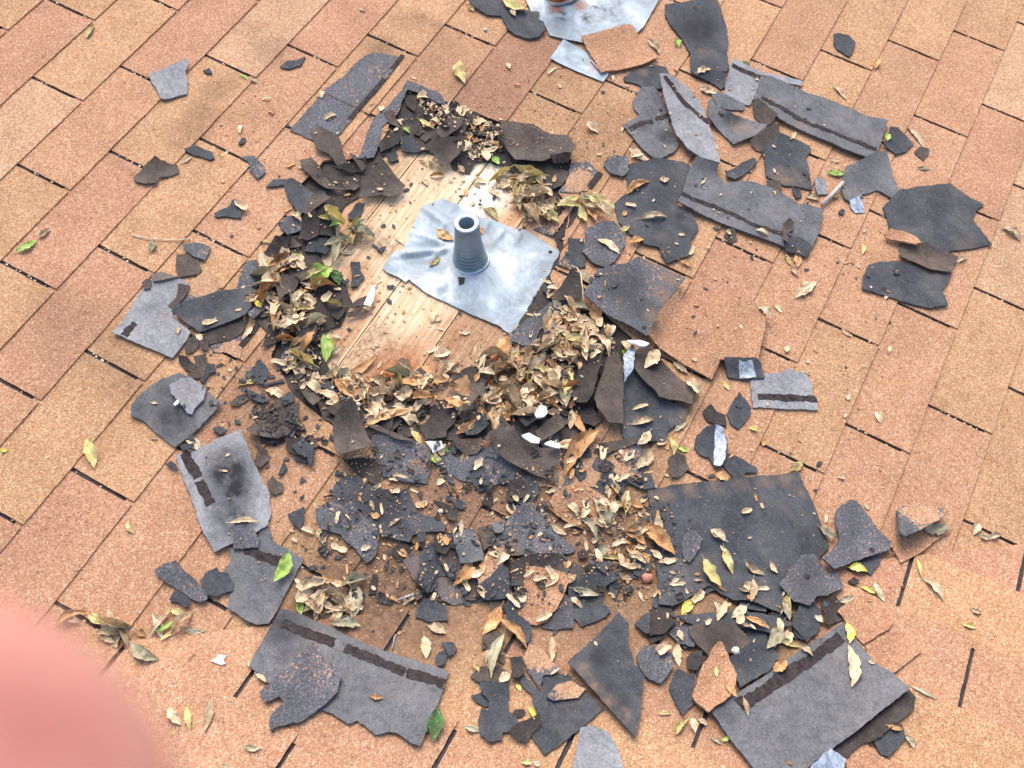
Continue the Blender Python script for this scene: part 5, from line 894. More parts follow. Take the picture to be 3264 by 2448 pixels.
chips([(620,800),(760,860),(1240,890),(1200,950),(700,940)], 26, ['felt', 'feltd', 'feltd', 'dark'], 'torn felt flap along the bottom rim of the hole', 'felt flaps on the bottom rim', (16, 42), 7)
chips([(850,260),(960,240),(1080,300),(1060,350),(900,330),(820,320)], 16, ['felt', 'feltd', 'felt'], 'torn felt flake along the top rim of the hole', 'felt flakes on the top rim', (12, 34), 8)
chips([(1340,720),(1480,860),(1460,960),(1290,940),(1300,830)], 8, ['feltd', 'dark'], 'dark scrap beside the large dark sheet right of the litter', 'scraps beside the large dark sheet', (14, 34), 9)
for t, k, pts, lab, kw in D_[:]:
    if lab.startswith('galvanised metal strip'):
        P_(t, k, pts, lab, **kw)
        P_('S1', 'tan', [(1853,120),(1900,108),(1960,92),(2006,80),(2018,92),(2030,108),(2062,140),(2097,184),(2050,208),(1994,219),(1932,230),(1914,236),(1892,195),(1870,160)], 'reddish tan shingle fragment covering the lower corner of the vent flashing', lift=.003, rag=.6)
        continue
    P_(t, k, pts, lab, **kw)
# ------------------------------------------------------------------ LEAVES
def leaf(tile, p0, p1, wr, kind, label, group=None, curl=0.35, fold=0.35, dz=0.001, twist=0.0, xy=None, rag=0.0, cat='leaf'):
    """p0 stem end, p1 tip (photo points), wr = half width / length"""
    sd_ = random.uniform(0, 99)
    if xy is None:
        a = hit(tile, p0, .012); b = hit(tile, p1, .012)
    else: a, b = xy
    d = b - a; L = np.linalg.norm(d); d = d / L; nn = np.array([-d[1], d[0]])
    NU, NV = 12, 4; pts = []; cu = curl * L * random.uniform(.5, 1.2) * .5; up = random.choice([1, 1, -1])
    bend = random.uniform(-.12, .12) * L
    S = np.linspace(-1, 1, 2 * NV + 1)
    for i in range(NU + 1):
        t = i / NU; w = wr * L * (math.sin(math.pi * min(1, t * .96 + .02)) ** .85) * (1.12 - .4 * t)
        cen = a + d * L * t + nn * bend * math.sin(math.pi * t)
        zc = cu * ((1 - 4 * (t - .5) ** 2) if up > 0 else 4 * (t - .5) ** 2) * .45 + noise.noise(Vector((t * 3 + sd_, 0, 0))) * L * .05
        for s in S:
            ww = w * (1 + rag * noise.noise(Vector((t * 9 + sd_, s * 2, 1)))) + noise.noise(Vector((t * 14 + sd_, s, 3))) * L * .012
            tw = twist * (t - .5); y = s * ww; z = fold * abs(s) ** 1.3 * w * 1.25 + noise.noise(Vector((t * 5, s * 2.2, sd_))) * w * .6
            z += y * math.sin(tw)
            pts.append([*(cen + nn * y * math.cos(tw) * (1 - .25 * abs(fold) * abs(s))), zc + z])
    V = np.array(pts); V[:, 2] -= V[:, 2].min()
    ix0, ix1, iy0, iy1 = window(V[:, :2], .02); sub = HF[iy0:iy1, ix0:ix1]
    hh = sample(sub, ix0, iy0, V[:, 0], V[:, 1]); h0 = float(np.percentile(hh, 70))
    gz = V[:, 2] + h0 + dz; V[:, 2] = np.maximum(gz, hh + .0006) + base(V[:, 0], V[:, 1])
    m_ = 2 * NV + 1; F = []
    for i in range(NU):
        for j in range(2 * NV): q = i * m_ + j; F.append((q, q + 1, q + m_ + 1, q + m_))
    # stalk
    n0 = len(V); st = V[NV]; e = np.array([*(-d * L * random.uniform(.10, .22)), 0]) ; r_ = .0006
    for k in range(3):
        t = k / 2; c_ = st + e * t; c_[2] += .002 * math.sin(t * 2)
        for an in (0, 2.1, 4.2): V = np.vstack([V, c_ + np.array([nn[0] * math.cos(an), nn[1] * math.cos(an), math.sin(an)]) * r_ * (1.3 - .5 * t)])
    for k in range(2):
        for j in range(3): q = n0 + k * 3; F.append((q + j, q + (j + 1) % 3, q + 3 + (j + 1) % 3, q + 3 + j))
    o = link('dry_leaf' if kind in ('tanleaf', 'brownleaf', 'greyleaf') else 'green_leaf' if kind in ('green', 'dgreen') else 'yellow_leaf', V, F, MAT[kind], None, len(F))
    tag(o, label, cat, group)
    jx = ((V[:, 0] - RX0) / RES).astype(int); jy = ((V[:, 1] - RY0) / RES).astype(int); ok = (jx >= 0) & (jx < NX) & (jy >= 0) & (jy < NY)
    tz = V[:, 2] - base(V[:, 0], V[:, 1])
    np.maximum.at(HF, (jy[ok], jx[ok]), np.minimum(tz[ok], HF[jy[ok], jx[ok]] + .004))
    return o
EXC = [[tuple(hit(t, p, .01)) for p in q] for t, q in [
 ('L', [(1095,360),(1330,390),(1220,850),(1160,930),(1010,840)]), ('L', [(1380,420),(1520,400),(1530,1130),(1380,1110),(1240,850)]),
 ('K', [(1550,800),(1700,640),(1870,560),(2060,540),(1980,830),(1880,1020),(1640,900)]), ('K', [(1500,960),(1700,960),(1740,1100),(1640,1280),(1440,1310),(1390,1150)]),
 ('K', [(100,120),(210,20),(350,30),(350,150),(320,290),(150,250)]), ('K', [(520,1110),(700,930),(890,1370),(590,1500)]), ('L', [(180,1290),(500,1280),(900,1400),(880,1659),(350,1490)]),
 ('L', [(480,1090),(680,930),(920,1050),(940,1150),(700,1330)]), ('E', [(1870,510),(2150,560),(2100,700),(1900,900),(1850,780)]), ('F', [(0,1190),(170,1270),(120,1360),(-30,1500)]),
 ('K', [(270,690),(430,660),(560,800),(400,770)]), ('K', [(140,700),(400,900),(320,970),(220,860)]), ('E', [(1710,350),(1830,200),(2000,200),(1850,390)]), ('G', [(810,1470),(1010,1150),(1110,1350),(1110,1450)]),
 ('B', [(780,800),(1000,790),(1000,980),(860,1090)]), ('F', [(510,1500),(880,1380),(880,1560),(560,1659)]), ('K', [(1820,1200),(2050,1030),(1960,1230)]), ('T',[(290,240),(720,210),(920,390),(640,480),(380,420)])]]
def excluded(x, y, r): return r.random() < .93 and any(inpoly(x, y, q) for q in EXC)
# piles first, then the leaves one can point to
def pile(tile, poly, n, kinds, label, group, Lr=(.030, .066), rg=.6):
    P = [tuple(hit(tile, p)) for p in poly]; A = np.array(P); k = 0
    while k < n:
        c = np.array([random.uniform(A[:, 0].min(), A[:, 0].max()), random.uniform(A[:, 1].min(), A[:, 1].max())])
        if not inpoly(c[0], c[1], P) or excluded(c[0], c[1], random): continue
        a = random.uniform(0, 6.28); L = random.uniform(*Lr); d = np.array([math.cos(a), math.sin(a)]) * L / 2
        kd = random.choice(kinds); cw = {'tanleaf': 'tan', 'brownleaf': 'orange-brown', 'olive': 'yellowing', 'greyleaf': 'grey-green'}[kd]
        leaf(None, None, None, random.uniform(.14, .26), kd, label % cw, group % cw, curl=random.uniform(.2, 1.1), fold=random.uniform(.2, 1.6), twist=random.uniform(-1.8, 1.8), xy=(c - d, c + d), rag=rg); k += 1
KT = ['tanleaf'] * 6 + ['brownleaf', 'brownleaf', 'greyleaf', 'olive']
pile('Z', [(555,565),(640,550),(690,600),(720,660),(780,640),(790,675),(695,700),(670,760),(640,800),(600,700),(560,640)], 32, KT, 'small %s curled leaf bit in the leaf heap left of the bare wood', '%s leaves heaped left of the wood')
pile('Z', [(700,480),(760,470),(790,500),(740,540),(700,560),(680,520)], 10, KT + ['olive','olive'], 'small %s leaf bit over the upper left end of the bare boards', '%s leaf bits on the upper left boards')
pile('Z', [(700,805),(850,785),(1000,790),(1080,755),(1180,740),(1250,760),(1250,850),(1180,910),(1060,900),(1050,840),(900,870),(840,900),(780,880),(700,850)], 84, KT, 'small %s curled leaf in the dense litter along the bottom of the wood', '%s leaves in the bottom litter')
pile('Z', [(1190,650),(1290,680),(1330,730),(1290,780),(1240,800),(1180,760)], 26, KT, 'small %s leaf in the litter beside the arched black felt curl', '%s leaves in the right litter')
pile('Z', [(1060,350),(1150,370),(1190,430),(1200,470),(1150,480),(1110,430),(1060,400)], 26, KT + ['olive', 'olive'], 'small %s leaf over the upper right corner of the bare wood', '%s leaves at the upper right of the wood')
pile('Z', [(900,330),(960,350),(940,380),(890,370)], 5, KT, 'small %s leaf bit on the boards below the central felt petal', '%s leaf bits below the central petal', (.015,.03))
pile('Z', [(1180,1090),(1330,1060),(1410,1100),(1450,1180),(1390,1230),(1300,1210),(1260,1150)], 20, KT, 'small %s leaf in the drift left of the biggest charcoal sheet', '%s leaves in the drift by the charcoal sheet', (.02,.045))
pile('Z', [(640,1260),(770,1260),(780,1330),(700,1350),(650,1310)], 9, ['tanleaf','tanleaf','greyleaf'], 'small %s leaf in the little drift above the largest lower left underside', '%s leaves in the small lower left drift')
pile('Z', [(1240,420),(1300,430),(1310,480),(1250,490),(1210,450)], 8, KT + ['olive'], 'small %s leaf on tan shingle just right of the wood', '%s leaves on tan shingle right of the wood')
pile('Z', [(140,1310),(250,1350),(400,1340),(380,1370),(250,1380),(150,1350)], 7, ['tanleaf','greyleaf','brownleaf'], 'small %s leaf lodged in the valley at lower left', '%s leaves lodged in the valley, lower left')
pile('Z', [(1440,1250),(1700,1290),(1720,1350),(1600,1380),(1460,1330)], 5, ['tanleaf','tanleaf','brownleaf'], 'small %s leaf bit on the dark shingle scraps at lower right', '%s leaf bits at lower right', (.012,.03))
LV = [
 ('A',(100,1650),(240,1570),.20,'green','bright green leaf at the left edge of the roof'),
 ('A',(250,1560),(330,1500),.25,'tanleaf','dry tan leaf beside the bright green leaf at left'),
 ('A',(570,235),(620,145),.2,'olive','small twisted leaf near the top left corner'),
 ('A',(1590,485),(1640,515),.18,'green','tiny lime leaf in a cut slot, upper left'),
 ('A',(1650,515),(1700,530),.25,'greyleaf','tiny grey leaf beside the tiny lime leaf'),
 ('A',(1200,1060),(1265,1020),.22,'tanleaf','tan leaf bit between crinkled felt and charcoal sliver'),
 ('A',(1010,1580),(990,1659),.3,'greyleaf','pale hanging leaf on a thin stem at left'),
 ('B',(965,395),(1000,545),.24,'olive','yellowish spotted leaf alone on the upper middle shingles'),
 ('B',(1020,20),(1060,60),.3,'olive','small leaf at the top left of the charcoal piece'),
 ('B',(1250,0),(1410,80),.25,'olive','long dead leaf across the charcoal piece at the top edge'),
 ('B',(1330,110),(1300,60),.25,'tanleaf','small curled leaf under the long dead leaf at top'),
 ('B',(300,40),(345,60),.25,'tanleaf','tiny leaf left of centre at the very top'),
 ('B',(590,815),(635,850),.35,'green','small lime curled leaf on felt at the top of the hole'),
 ('B',(700,760),(800,820),.2,'olive','olive leaf among the top felt flakes'),
 ('B',(1185,1010),(1230,1060),.4,'green','green leaf bit under the largest smooth petal'),
 ('B',(1060,1170),(1110,1200),.2,'olive','short ochre leaf on the wood below the top petals'),
 ('B',(960,1060),(1000,1110),.3,'tanleaf','ring-curled tan leaf below the central petal'),
 ('B',(1500,1350),(1625,1460),.28,'olive','pale yellow-green leaf at the right end of the boards'),
 ('F',(2030,450),(2180,580),.22,'olive','dull olive leaf touching the flashing top edge, upper right'),
 ('B',(1610,1350),(1760,1290),.2,'olive','long pale leaf above the pale yellow-green one'),
 ('B',(1780,1290),(1990,1370),.22,'olive','long tan and green leaf on shingle right of the wood'),
 ('F',(1560,690),(1730,790),.3,'brownleaf','crumpled brown leaf on the flashing left of the pipe'),
 ('F',(1500,1050),(1590,960),.2,'olive','small yellowish leaf on the flashing below the crease'),
 ('G',(85,660),(130,740),.3,'brownleaf','tiny orange leaf right of the pipe on the metal'),
 ('C',(455,335),(560,460),.2,'tanleaf','pale rolled leaf between tan piece and boot-shaped piece'),
 ('C',(730,330),(735,400),.35,'green','tiny lime leaf on the edge of the boot-shaped piece'),
 ('C',(890,660),(990,620),.3,'tanleaf','tan leaf on the lower end of the boot-shaped piece'),
 ('C',(920,760),(1060,820),.3,'tanleaf','curled leaf between the boot piece and the pale square'),
 ('C',(290,1300),(480,1410),.18,'tanleaf','tan rolled leaf left of the fan-shaped underside'),
 ('C',(560,1590),(640,1580),.45,'tanleaf','round tan leaf on the very large black-blue piece'),
 ('C',(1290,530),(1360,560),.35,'dgreen','small dark green leaf at the pale square top edge'),
 ('D',(610,620),(715,740),.14,'tanleaf','slim brown leaf right of the long upper strip'),
 ('D',(1170,940),(1290,1090),.14,'tanleaf','slim curled leaf above the small brown chip at right'),
 ('D',(1250,1255),(1350,1260),.15,'greyleaf','thin grey leaf below the small brown chip at right'),
 ('D',(930,500),(965,430),.3,'brownleaf','thin brown leaf in a shingle joint at upper right'),
 ('D',(1010,1070),(1020,1020),.4,'green','bright lime leaf left of the charcoal square'),
 ('D',(700,1300),(565,1290),.25,'green','green spotted leaf left of the L-shaped underside'),
 ('H',(1490,380),(1640,420),.25,'tanleaf','pale tan leaf under the thumbnail chip'),
 ('H',(1720,400),(1830,370),.3,'olive','yellowish leaf beside the white twig'),
 ('G',(1570,370),(1810,240),.16,'brownleaf','torn brown leaf on the very large black-blue piece'),
 ('G',(1710,620),(1990,600),.15,'tanleaf','ragged cream leaf across the very large black-blue piece'),
 ('G',(1280,830),(1500,980),.18,'tanleaf','curled tan leaf on the round worn granule piece'),
 ('G',(1500,740),(1600,700),.3,'olive','small yellowish leaf at the edge of the round worn piece'),
 ('G',(1600,850),(1750,830),.3,'brownleaf','orange curled leaf below the black-blue piece'),
 ('H',(220,1040),(340,1100),.25,'brownleaf','orange leaf tip below the black-blue piece'),
 ('H',(1290,960),(1350,1080),.2,'olive','olive leaf under the right end of the wide grey underside'),
 ('H',(1400,950),(1400,1100),.25,'brownleaf','brown leaf under the right end of the wide grey underside'),
 ('H',(1340,1080),(1420,1190),.22,'tanleaf','pinkish pale leaf tip below the wide grey underside'),
 ('H',(2060,850),(2060,960),.22,'olive','small twisted yellow leaf left of the far right pair'),
 ('H',(1380,1400),(1600,1240),.20,'tanleaf','tan leaf with a grey spot alone on shingle at right'),
 ('H',(980,1530),(1130,1650),.24,'tanleaf','pale cream leaf above the lifted tan tab'),
 ('I',(1540,730),(1660,690),.2,'tanleaf','little pale leaf right of the crumpled felt'),
 ('I',(2000,370),(2200,520),.22,'tanleaf','thin dry leaf at the right edge, upper half'),
 ('G',(890,1500),(960,1610),.3,'green','lime leaf poking out of the right litter'),
 ('G',(800,1490),(740,1640),.2,'greyleaf','grey curled leaf under the arched black felt'),
 ('G',(1000,1500),(1140,1800),.17,'brownleaf','long brown leaf standing in the right litter'),
 ('G',(1220,1500),(1330,1659),.3,'brownleaf','glossy orange leaf under the dusty square shingle'),
 ('G',(1120,1130),(1200,1260),.35,'tanleaf','pale cupped leaf left of the dusty square shingle'),
 ('L',(660,410),(280,520),.17,'brownleaf','long serrated orange leaf along the bottom of the boards'),
 ('L',(1540,340),(1560,400),.4,'green','tiny lime disc leaf beside the white oval scrap'),
 ('L',(1880,400),(1740,580),.28,'tanleaf','cream leaf on the dark felt right of the white splinter'),
 ('L',(2050,480),(2190,590),.25,'tanleaf','tan leaf tucked under the jutting tan tab'),
 ('L',(320,930),(450,960),.25,'yellow','yellow-green leaf bit in the bottom litter'),
 ('L',(480,350),(480,440),.3,'olive','olive leaf bit at the bottom of the boards'),
 ('L',(1000,560),(950,820),.22,'olive','yellow-green leaf left of the dark felt roll'),
 ('L',(800,760),(980,880),.2,'greyleaf','grey-green leaf at the foot of the dark felt roll'),
 ('L',(1030,930),(1010,1130),.2,'tanleaf','hanging pinkish leaf below the dark felt roll'),
 ('L',(1070,980),(1180,1180),.2,'brownleaf','brown leaf hanging between felt scraps, lower centre'),
 ('L',(840,1330),(1210,1240),.16,'tanleaf','long pale leaf above the orange crescent leaf'),
 ('L',(1280,1180),(940,1640),.17,'brownleaf','big orange crescent leaf at the lower right of the litter'),
 ('L',(1610,1110),(1850,1060),.2,'tanleaf','curled tan leaf, topmost on the large dark sheet'),
 ('L',(1800,1190),(1680,1320),.28,'tanleaf','heart-shaped tan leaf with a hole on the large dark sheet'),
 ('L',(1830,1360),(1680,1560),.26,'tanleaf','ragged tan leaf at the foot of the large dark sheet'),
 ('L',(1880,1310),(1980,1290),.35,'tanleaf','small tan leaf at the right side of the large dark sheet'),
 ('L',(2060,1170),(2190,1080),.2,'greyleaf','pale grey leaf on the right edge of the large dark sheet'),
 ('L',(2010,1230),(2050,1420),.2,'olive','ochre leaf below the pale grey leaf'),
 ('L',(2100,1330),(2200,1370),.3,'green','lime leaf tip above the rounded brown felt scrap'),
 ('K',(420,150),(430,440),.24,'green','bright green leaf standing at the left end of the boards'),
 ('K',(580,290),(460,370),.2,'greyleaf','thin olive leaf beside the bright green leaf'),
 ('K',(650,560),(940,370),.15,'brownleaf','curved orange leaf rim lying on the boards'),
 ('K',(530,680),(850,870),.24,'brownleaf','large tan-brown oval leaf in the lower left litter'),
 ('K',(900,760),(1060,1000),.24,'tanleaf','pale pinkish leaf right of the large tan-brown one'),
 ('K',(350,770),(620,920),.16,'tanleaf','twisted tan leaf below the large tan-brown one'),
 ('K',(1110,690),(1530,700),.14,'brownleaf','orange leaf edge across the bottom litter'),
 ('K',(830,1150),(1320,980),.13,'brownleaf','long orange leaf with a green middle at the litter bottom'),
 ('K',(1480,570),(1510,680),.22,'green','lime upright leaf at the bottom of the boards'),
 ('K',(1630,870),(1890,940),.2,'brownleaf','pinkish leaf under the arched felt fold'),
 ('K',(1950,1060),(1750,1200),.2,'brownleaf','red-brown leaf on the blue-black rounded chip'),
 ('K',(1300,1170),(1400,1310),.2,'olive','yellow-brown leaf below the orange leaf with green middle'),
 ('K',(1600,1350),(1690,1370),.35,'green','lime leaf on the flat white scrap'),
 ('K',(1500,1420),(1610,1490),.4,'green','round lime leaf below the flat white scrap'),
 ('K',(140,1080),(200,1130),.3,'olive','small ochre leaf left of the black gap'),
 ('K',(60,430),(200,490),.3,'olive','yellowish leaf in the lower left heap'),
 ('F',(490,1100),(300,1300),.42,'green','pale green broad leaf in the left heap'),
 ('F',(460,1110),(580,1250),.35,'dgreen','dark green broad leaf behind the pale green one'),
 ('F',(50,990),(220,1010),.2,'green','lime leaf at the left edge of the left heap'),
 ('F',(620,630),(470,700),.2,'green','lime leaf in the upper part of the left heap'),
 ('F',(830,600),(640,720),.25,'greyleaf','greyish tan leaf on the wood at upper left'),
 ('F',(570,900),(720,900),.15,'greyleaf','pale curled leaf on the wood near the flashing tip'),
 ('F',(90,560),(190,650),.28,'tanleaf','tan leaf at the foot of the dark hooked piece'),
 ('E',(1790,400),(1750,560),.25,'olive','cream and lime leaf below the glossy black tar scrap'),
 ('E',(1660,200),(1810,220),.15,'olive','pale lime leaf left of the glossy black tar scrap'),
 ('E',(1950,350),(2120,370),.2,'green','lime leaf right of the glossy black tar scrap'),
 ('E',(1640,850),(1690,920),.35,'yellow','yellow leaf tip above the bent torn strip'),
 ('E',(1530,850),(1660,770),.32,'tanleaf','tan leaf over the upper left of the bent torn strip'),
 ('E',(1590,1060),(1480,1190),.18,'tanleaf','narrow pale leaf on the dark band left of the hole'),
 ('E',(870,1080),(840,1160),.25,'tanleaf','small tan leaf on the large pale grey piece'),
 ('E',(2010,900),(2190,890),.2,'olive','yellowish leaf in the lower left heap, upright'),
 ('J',(1420,80),(1680,50),.13,'olive','long pale leaf on tan shingle left of the litter'),
 ('J',(1720,120),(1920,220),.25,'tanleaf','whitish broad leaf left of the curled felt'),
 ('J',(1370,1490),(1670,1480),.12,'tanleaf','tan leaf lying over the small speckled triangle'),
 ('J',(330,1430),(400,1570),.2,'olive','cream leaf alone on tan shingle at far left'),
 ('X',(550,590),(600,780),.22,'olive','yellow-tan leaf lying across a course line at far left'),
 ('X',(0,660),(40,660),.5,'yellow','yellow leaf cut by the left edge'),
 ('J',(560,600),(640,610),.25,'tanleaf','small cream leaf below the rounded stained piece'),
 ('J',(570,260),(640,270),.3,'tanleaf','tiny cream leaf on the rounded stained piece'),
 ('N',(1650,530),(1500,820),.25,'green','curled green leaf with brown edge on blue-grey underside'),
 ('N',(1770,1130),(1770,940),.24,'green','small fresh green leaf right of the blue-grey underside'),
 ('N',(1800,1100),(2010,960),.24,'tanleaf','tan leaf beside the small fresh green leaf'),
 ('N',(440,1080),(220,1370),.11,'tanleaf','long cream curled leaf near the finger in the valley'),
 ('N',(450,1080),(590,1160),.25,'olive','yellow-brown leaf just below the small charcoal flake'),
 ('N',(470,1200),(320,1320),.15,'green','bright green twisted leaf in the valley at left'),
 ('N',(510,1280),(350,1390),.14,'olive','olive leaf under the bright green twisted one'),
 ('N',(580,1270),(820,1280),.16,'greyleaf','grey wavy leaf right of the twisted green leaf'),
 ('N',(60,1430),(340,1590),.22,'greyleaf','folded pale green leaf with brown band by the finger'),
 ('N',(110,1290),(200,1340),.4,'brownleaf','orange dry leaf above the folded pale green leaf'),
 ('U',(540,260),(700,370),.2,'tanleaf','tan leaf at the edge of the finger blur, upper'),
 ('U',(780,300),(900,380),.3,'olive','ochre leaf on tan shingle above the finger'),
 ('U',(880,460),(1010,560),.2,'tanleaf','pale leaf in the valley nearest the finger'),
 ('U',(1480,1130),(1600,1280),.25,'tanleaf','pale leaf half lost beside the finger, lower left'),
 ('U',(1640,1120),(1670,1320),.16,'olive','upright yellow leaf right of the finger'),
 ('U',(1850,1050),(1800,1340),.14,'tanleaf','spotted upright pale leaf right of the upright yellow leaf'),
 ('R',(240,1440),(430,1450),.2,'greyleaf','grey leaf below the thick ragged granule piece'),
 ('R',(0,1640),(150,1659),.3,'tanleaf','cream leaf at the bottom edge left'),
 ('R',(290,560),(290,640),.25,'olive','olive leaf tip at the left end of the largest lower left underside'),
 ('R',(370,720),(470,800),.2,'tanleaf','brown leaf under the left corner of the largest lower left underside'),
 ('R',(2190,1070),(2150,1390),.3,'dgreen','mottled dark green leaf at the right corner of the lower left underside'),
 ('R',(1130,210),(1420,230),.28,'greyleaf','grey-green leaf above the largest lower left underside'),
 ('R',(2060,330),(2080,560),.24,'tanleaf','white-tan leaf right above the lower left underside'),
 ('R',(1520,940),(1650,960),.25,'brownleaf','small brown leaf bit on the largest lower left underside'),
 ('O',(600,340),(605,405),.25,'tanleaf','tiny tan leaf, upper one on the black-blue piece'),
 ('O',(865,480),(750,565),.16,'tanleaf','tiny tan leaf, lower one on the black-blue piece'),
 ('O',(30,590),(100,740),.3,'tanleaf','tan leaf left of the cracked pale piece'),
 ('O',(1590,920),(1410,1150),.26,'brownleaf','pinkish tan oval leaf at the foot of the block-shaped piece'),
 ('O',(1660,1180),(1710,1310),.3,'tanleaf','cream leaf left of the arching felt band'),
 ('O',(1880,1380),(1700,1659),.22,'brownleaf','large golden brown leaf at bottom centre'),
 ('O',(1050,1230),(900,1350),.25,'tanleaf','tan leaf under the dark wedge chip'),
 ('O',(1150,1560),(1340,1640),.3,'tanleaf','whitish broad leaf below the dark trapezoid chip'),
 ('O',(290,1400),(150,1480),.3,'tanleaf','tan leaf in the small lower left drift, upper'),
 ('O',(400,1250),(330,1440),.22,'tanleaf','pale leaf standing in the small lower left drift'),
 ('O',(0,1400),(110,1300),.3,'tanleaf','tan leaf at the left of the small lower left drift'),
 ('P',(1690,300),(1700,310),.3,'tanleaf','tiny crumb leaf on the biggest charcoal sheet'),
 ('P',(710,1210),(970,1270),.22,'greyleaf','snail-like curled grey leaf on the charcoal piece'),
 ('P',(950,860),(1090,740),.3,'greyleaf','pale round leaf above the cup-shaped chip'),
 ('P',(500,530),(650,640),.25,'tanleaf','cream leaf beside the reddish tan fragment'),
 ('P',(1430,560),(1740,850),.24,'brownleaf','large grey-brown leaf on the left edge of the biggest charcoal sheet'),
 ('P',(1220,600),(1450,740),.24,'brownleaf','orange-brown folded leaf left of the large grey-brown leaf'),
 ('P',(1190,1030),(1320,1080),.3,'tanleaf','cream curled leaf above the rose-coloured stone'),
 ('P',(460,350),(820,580),.05,'brownleaf','thin orange stem-like leaf over the reddish tan fragment'),
 ('P',(2100,600),(2200,700),.4,'tanleaf','cream cupped leaf on the biggest charcoal sheet'),
 ('P',(1930,1300),(1810,1450),.18,'yellow','yellow leaf at the lower edge of the biggest charcoal sheet'),
 ('P',(1850,1440),(1790,1570),.22,'brownleaf','orange leaf below the yellow leaf on dark scraps'),
 ('Q',(350,870),(210,760),.3,'tanleaf','curled cream leaf with a stalk, middle of the biggest charcoal sheet'),
 ('Q',(340,940),(430,1200),.2,'olive','yellowish crumpled leaf on the biggest charcoal sheet'),
 ('Q',(130,1060),(300,1340),.24,'olive','large cream-green leaf at lower left of the biggest charcoal sheet'),
 ('Q',(540,1090),(740,1220),.2,'tanleaf','pale seed-shaped leaf on the biggest charcoal sheet'),
 ('Q',(800,1100),(870,1200),.3,'tanleaf','hook-shaped dry leaf on the biggest charcoal sheet'),
 ('Q',(610,1280),(580,1510),.16,'tanleaf','upright tan leaf on the lower part of the biggest charcoal sheet'),
 ('Q',(960,1430),(980,1659),.2,'olive','pale yellow upright leaf left of the nail-holed square'),
 ('Q',(1300,720),(1470,850),.28,'greyleaf','grey-green leaf between the biggest sheet and the ragged blue-grey piece'),
 ('Q',(1590,1140),(1780,1180),.32,'yellow','bright yellow leaf under the ragged blue-grey piece'),
 ('Q',(1720,1320),(1920,1400),.18,'yellow','yellow-cream leaf below the bright yellow leaf'),
 ('Q',(1850,1290),(1960,1480),.2,'greyleaf','white-grey leaf right of the yellow-cream leaf'),
 ('Q',(1480,1480),(1640,1430),.25,'greyleaf','olive-grey leaf above the reddish tan fragments'),
 ('Q',(1130,60),(1010,150),.3,'olive','pale green-tan leaf on the cut slot above the biggest sheet'),
 ('Q',(260,180),(390,250),.35,'brownleaf','tan leaf peeping over the biggest sheet top edge'),
 ('M',(920,1140),(1010,1170),.35,'yellow','yellow leaf bit right of the black-blue diamond'),
 ('M',(660,660),(720,750),.25,'olive','yellowish leaf under the dark rectangle with film'),
 ('M',(1430,560),(1540,600),.25,'tanleaf','crumbly pale leaf above the pale piece with black bar'),
 ('W',(1200,760),(1470,720),.22,'greyleaf','pale green wavy leaf on the tilted speckled wedge'),
 ('W',(1780,680),(1720,790),.35,'tanleaf','tan leaf at the far right end of the valley, left one'),
 ('W',(1870,830),(2000,790),.25,'tanleaf','tan leaf at the far right end of the valley, right one'),
 ('W',(1780,800),(1880,840),.3,'greyleaf','grey leaf between the two tan leaves in the right valley'),
 ('W',(1140,1050),(1190,1250),.12,'olive','thin yellow stalked leaf below the tan wedge'),
 ('W',(1200,1240),(1410,1470),.15,'greyleaf','long olive leaf on the right hand lower slope'),
 ('W',(1680,1550),(1790,1590),.35,'tanleaf','pale crumpled leaf on the right hand lower slope'),
 ('V',(1590,200),(1740,250),.22,'olive','olive curled leaf near the right edge, lower half'),
 ('V',(400,220),(430,420),.26,'yellow','cream yellow leaf on the biggest lower right underside'),
 ('V',(420,440),(450,860),.16,'tanleaf','long folded tan leaf on the biggest lower right underside'),
 ('V',(830,1240),(980,1270),.25,'brownleaf','orange leaf on the dark folded lip at lower right'),
 ('V',(1070,830),(1340,970),.08,'greyleaf','thin twig-like leaf right of the lower right underside'),
 ('V',(1010,1330),(1110,1460),.3,'greyleaf','grey leaf right of the chip below the folded lip'),
 ('V',(610,600),(680,630),.3,'tanleaf','tiny tan leaf by the reddish tan fragment'),
 ('T',(1220,0),(1290,200),.22,'greyleaf','grey-tan leaf above the biggest lower right underside'),
 ('T',(1210,230),(1060,480),.22,'greyleaf','pointed green-grey leaf with spots, lower right'),
 ('T',(840,170),(1080,280),.18,'brownleaf','tan-brown leaf left of the pointed green-grey leaf'),
 ('T',(1200,360),(1420,440),.2,'olive','brown-yellow leaf touching the lower right underside'),
 ('T',(1380,440),(1520,550),.25,'tanleaf','cream pointed leaf on the upper edge of the lower right underside'),
 ('T',(1130,700),(1270,600),.3,'brownleaf','rust-tan square leaf on the edge of the lower right underside'),
 ('T',(650,10),(560,210),.24,'tanleaf','pinkish tan leaf on the dark strip at lower right'),
 ('T',(850,60),(700,180),.25,'greyleaf','pale grey-green leaf on the dark strip at lower right'),
 ('T',(770,210),(890,270),.22,'tanleaf','small cream leaf on the oval felt piece'),
 ('T',(190,280),(230,390),.3,'tanleaf','stacked tan leaf, upper one beside the oval felt piece'),
 ('T',(190,400),(210,640),.2,'tanleaf','stacked tan leaf, lower one beside the oval felt piece'),
 ('T',(340,20),(230,110),.2,'yellow','bright yellow leaf half under a dark leaf'),
 ('T',(830,970),(880,1150),.18,'tanleaf','tan leaf on the left corner of the lower right underside'),
 ('T',(640,850),(750,970),.28,'brownleaf','tan-brown leaf on the tan diamond fragment'),
 ('T',(550,660),(560,770),.2,'olive','small yellow leaf on the tan diamond fragment'),
 ('T',(340,1150),(370,1300),.3,'tanleaf','cream leaf below the tan diamond fragment, left'),
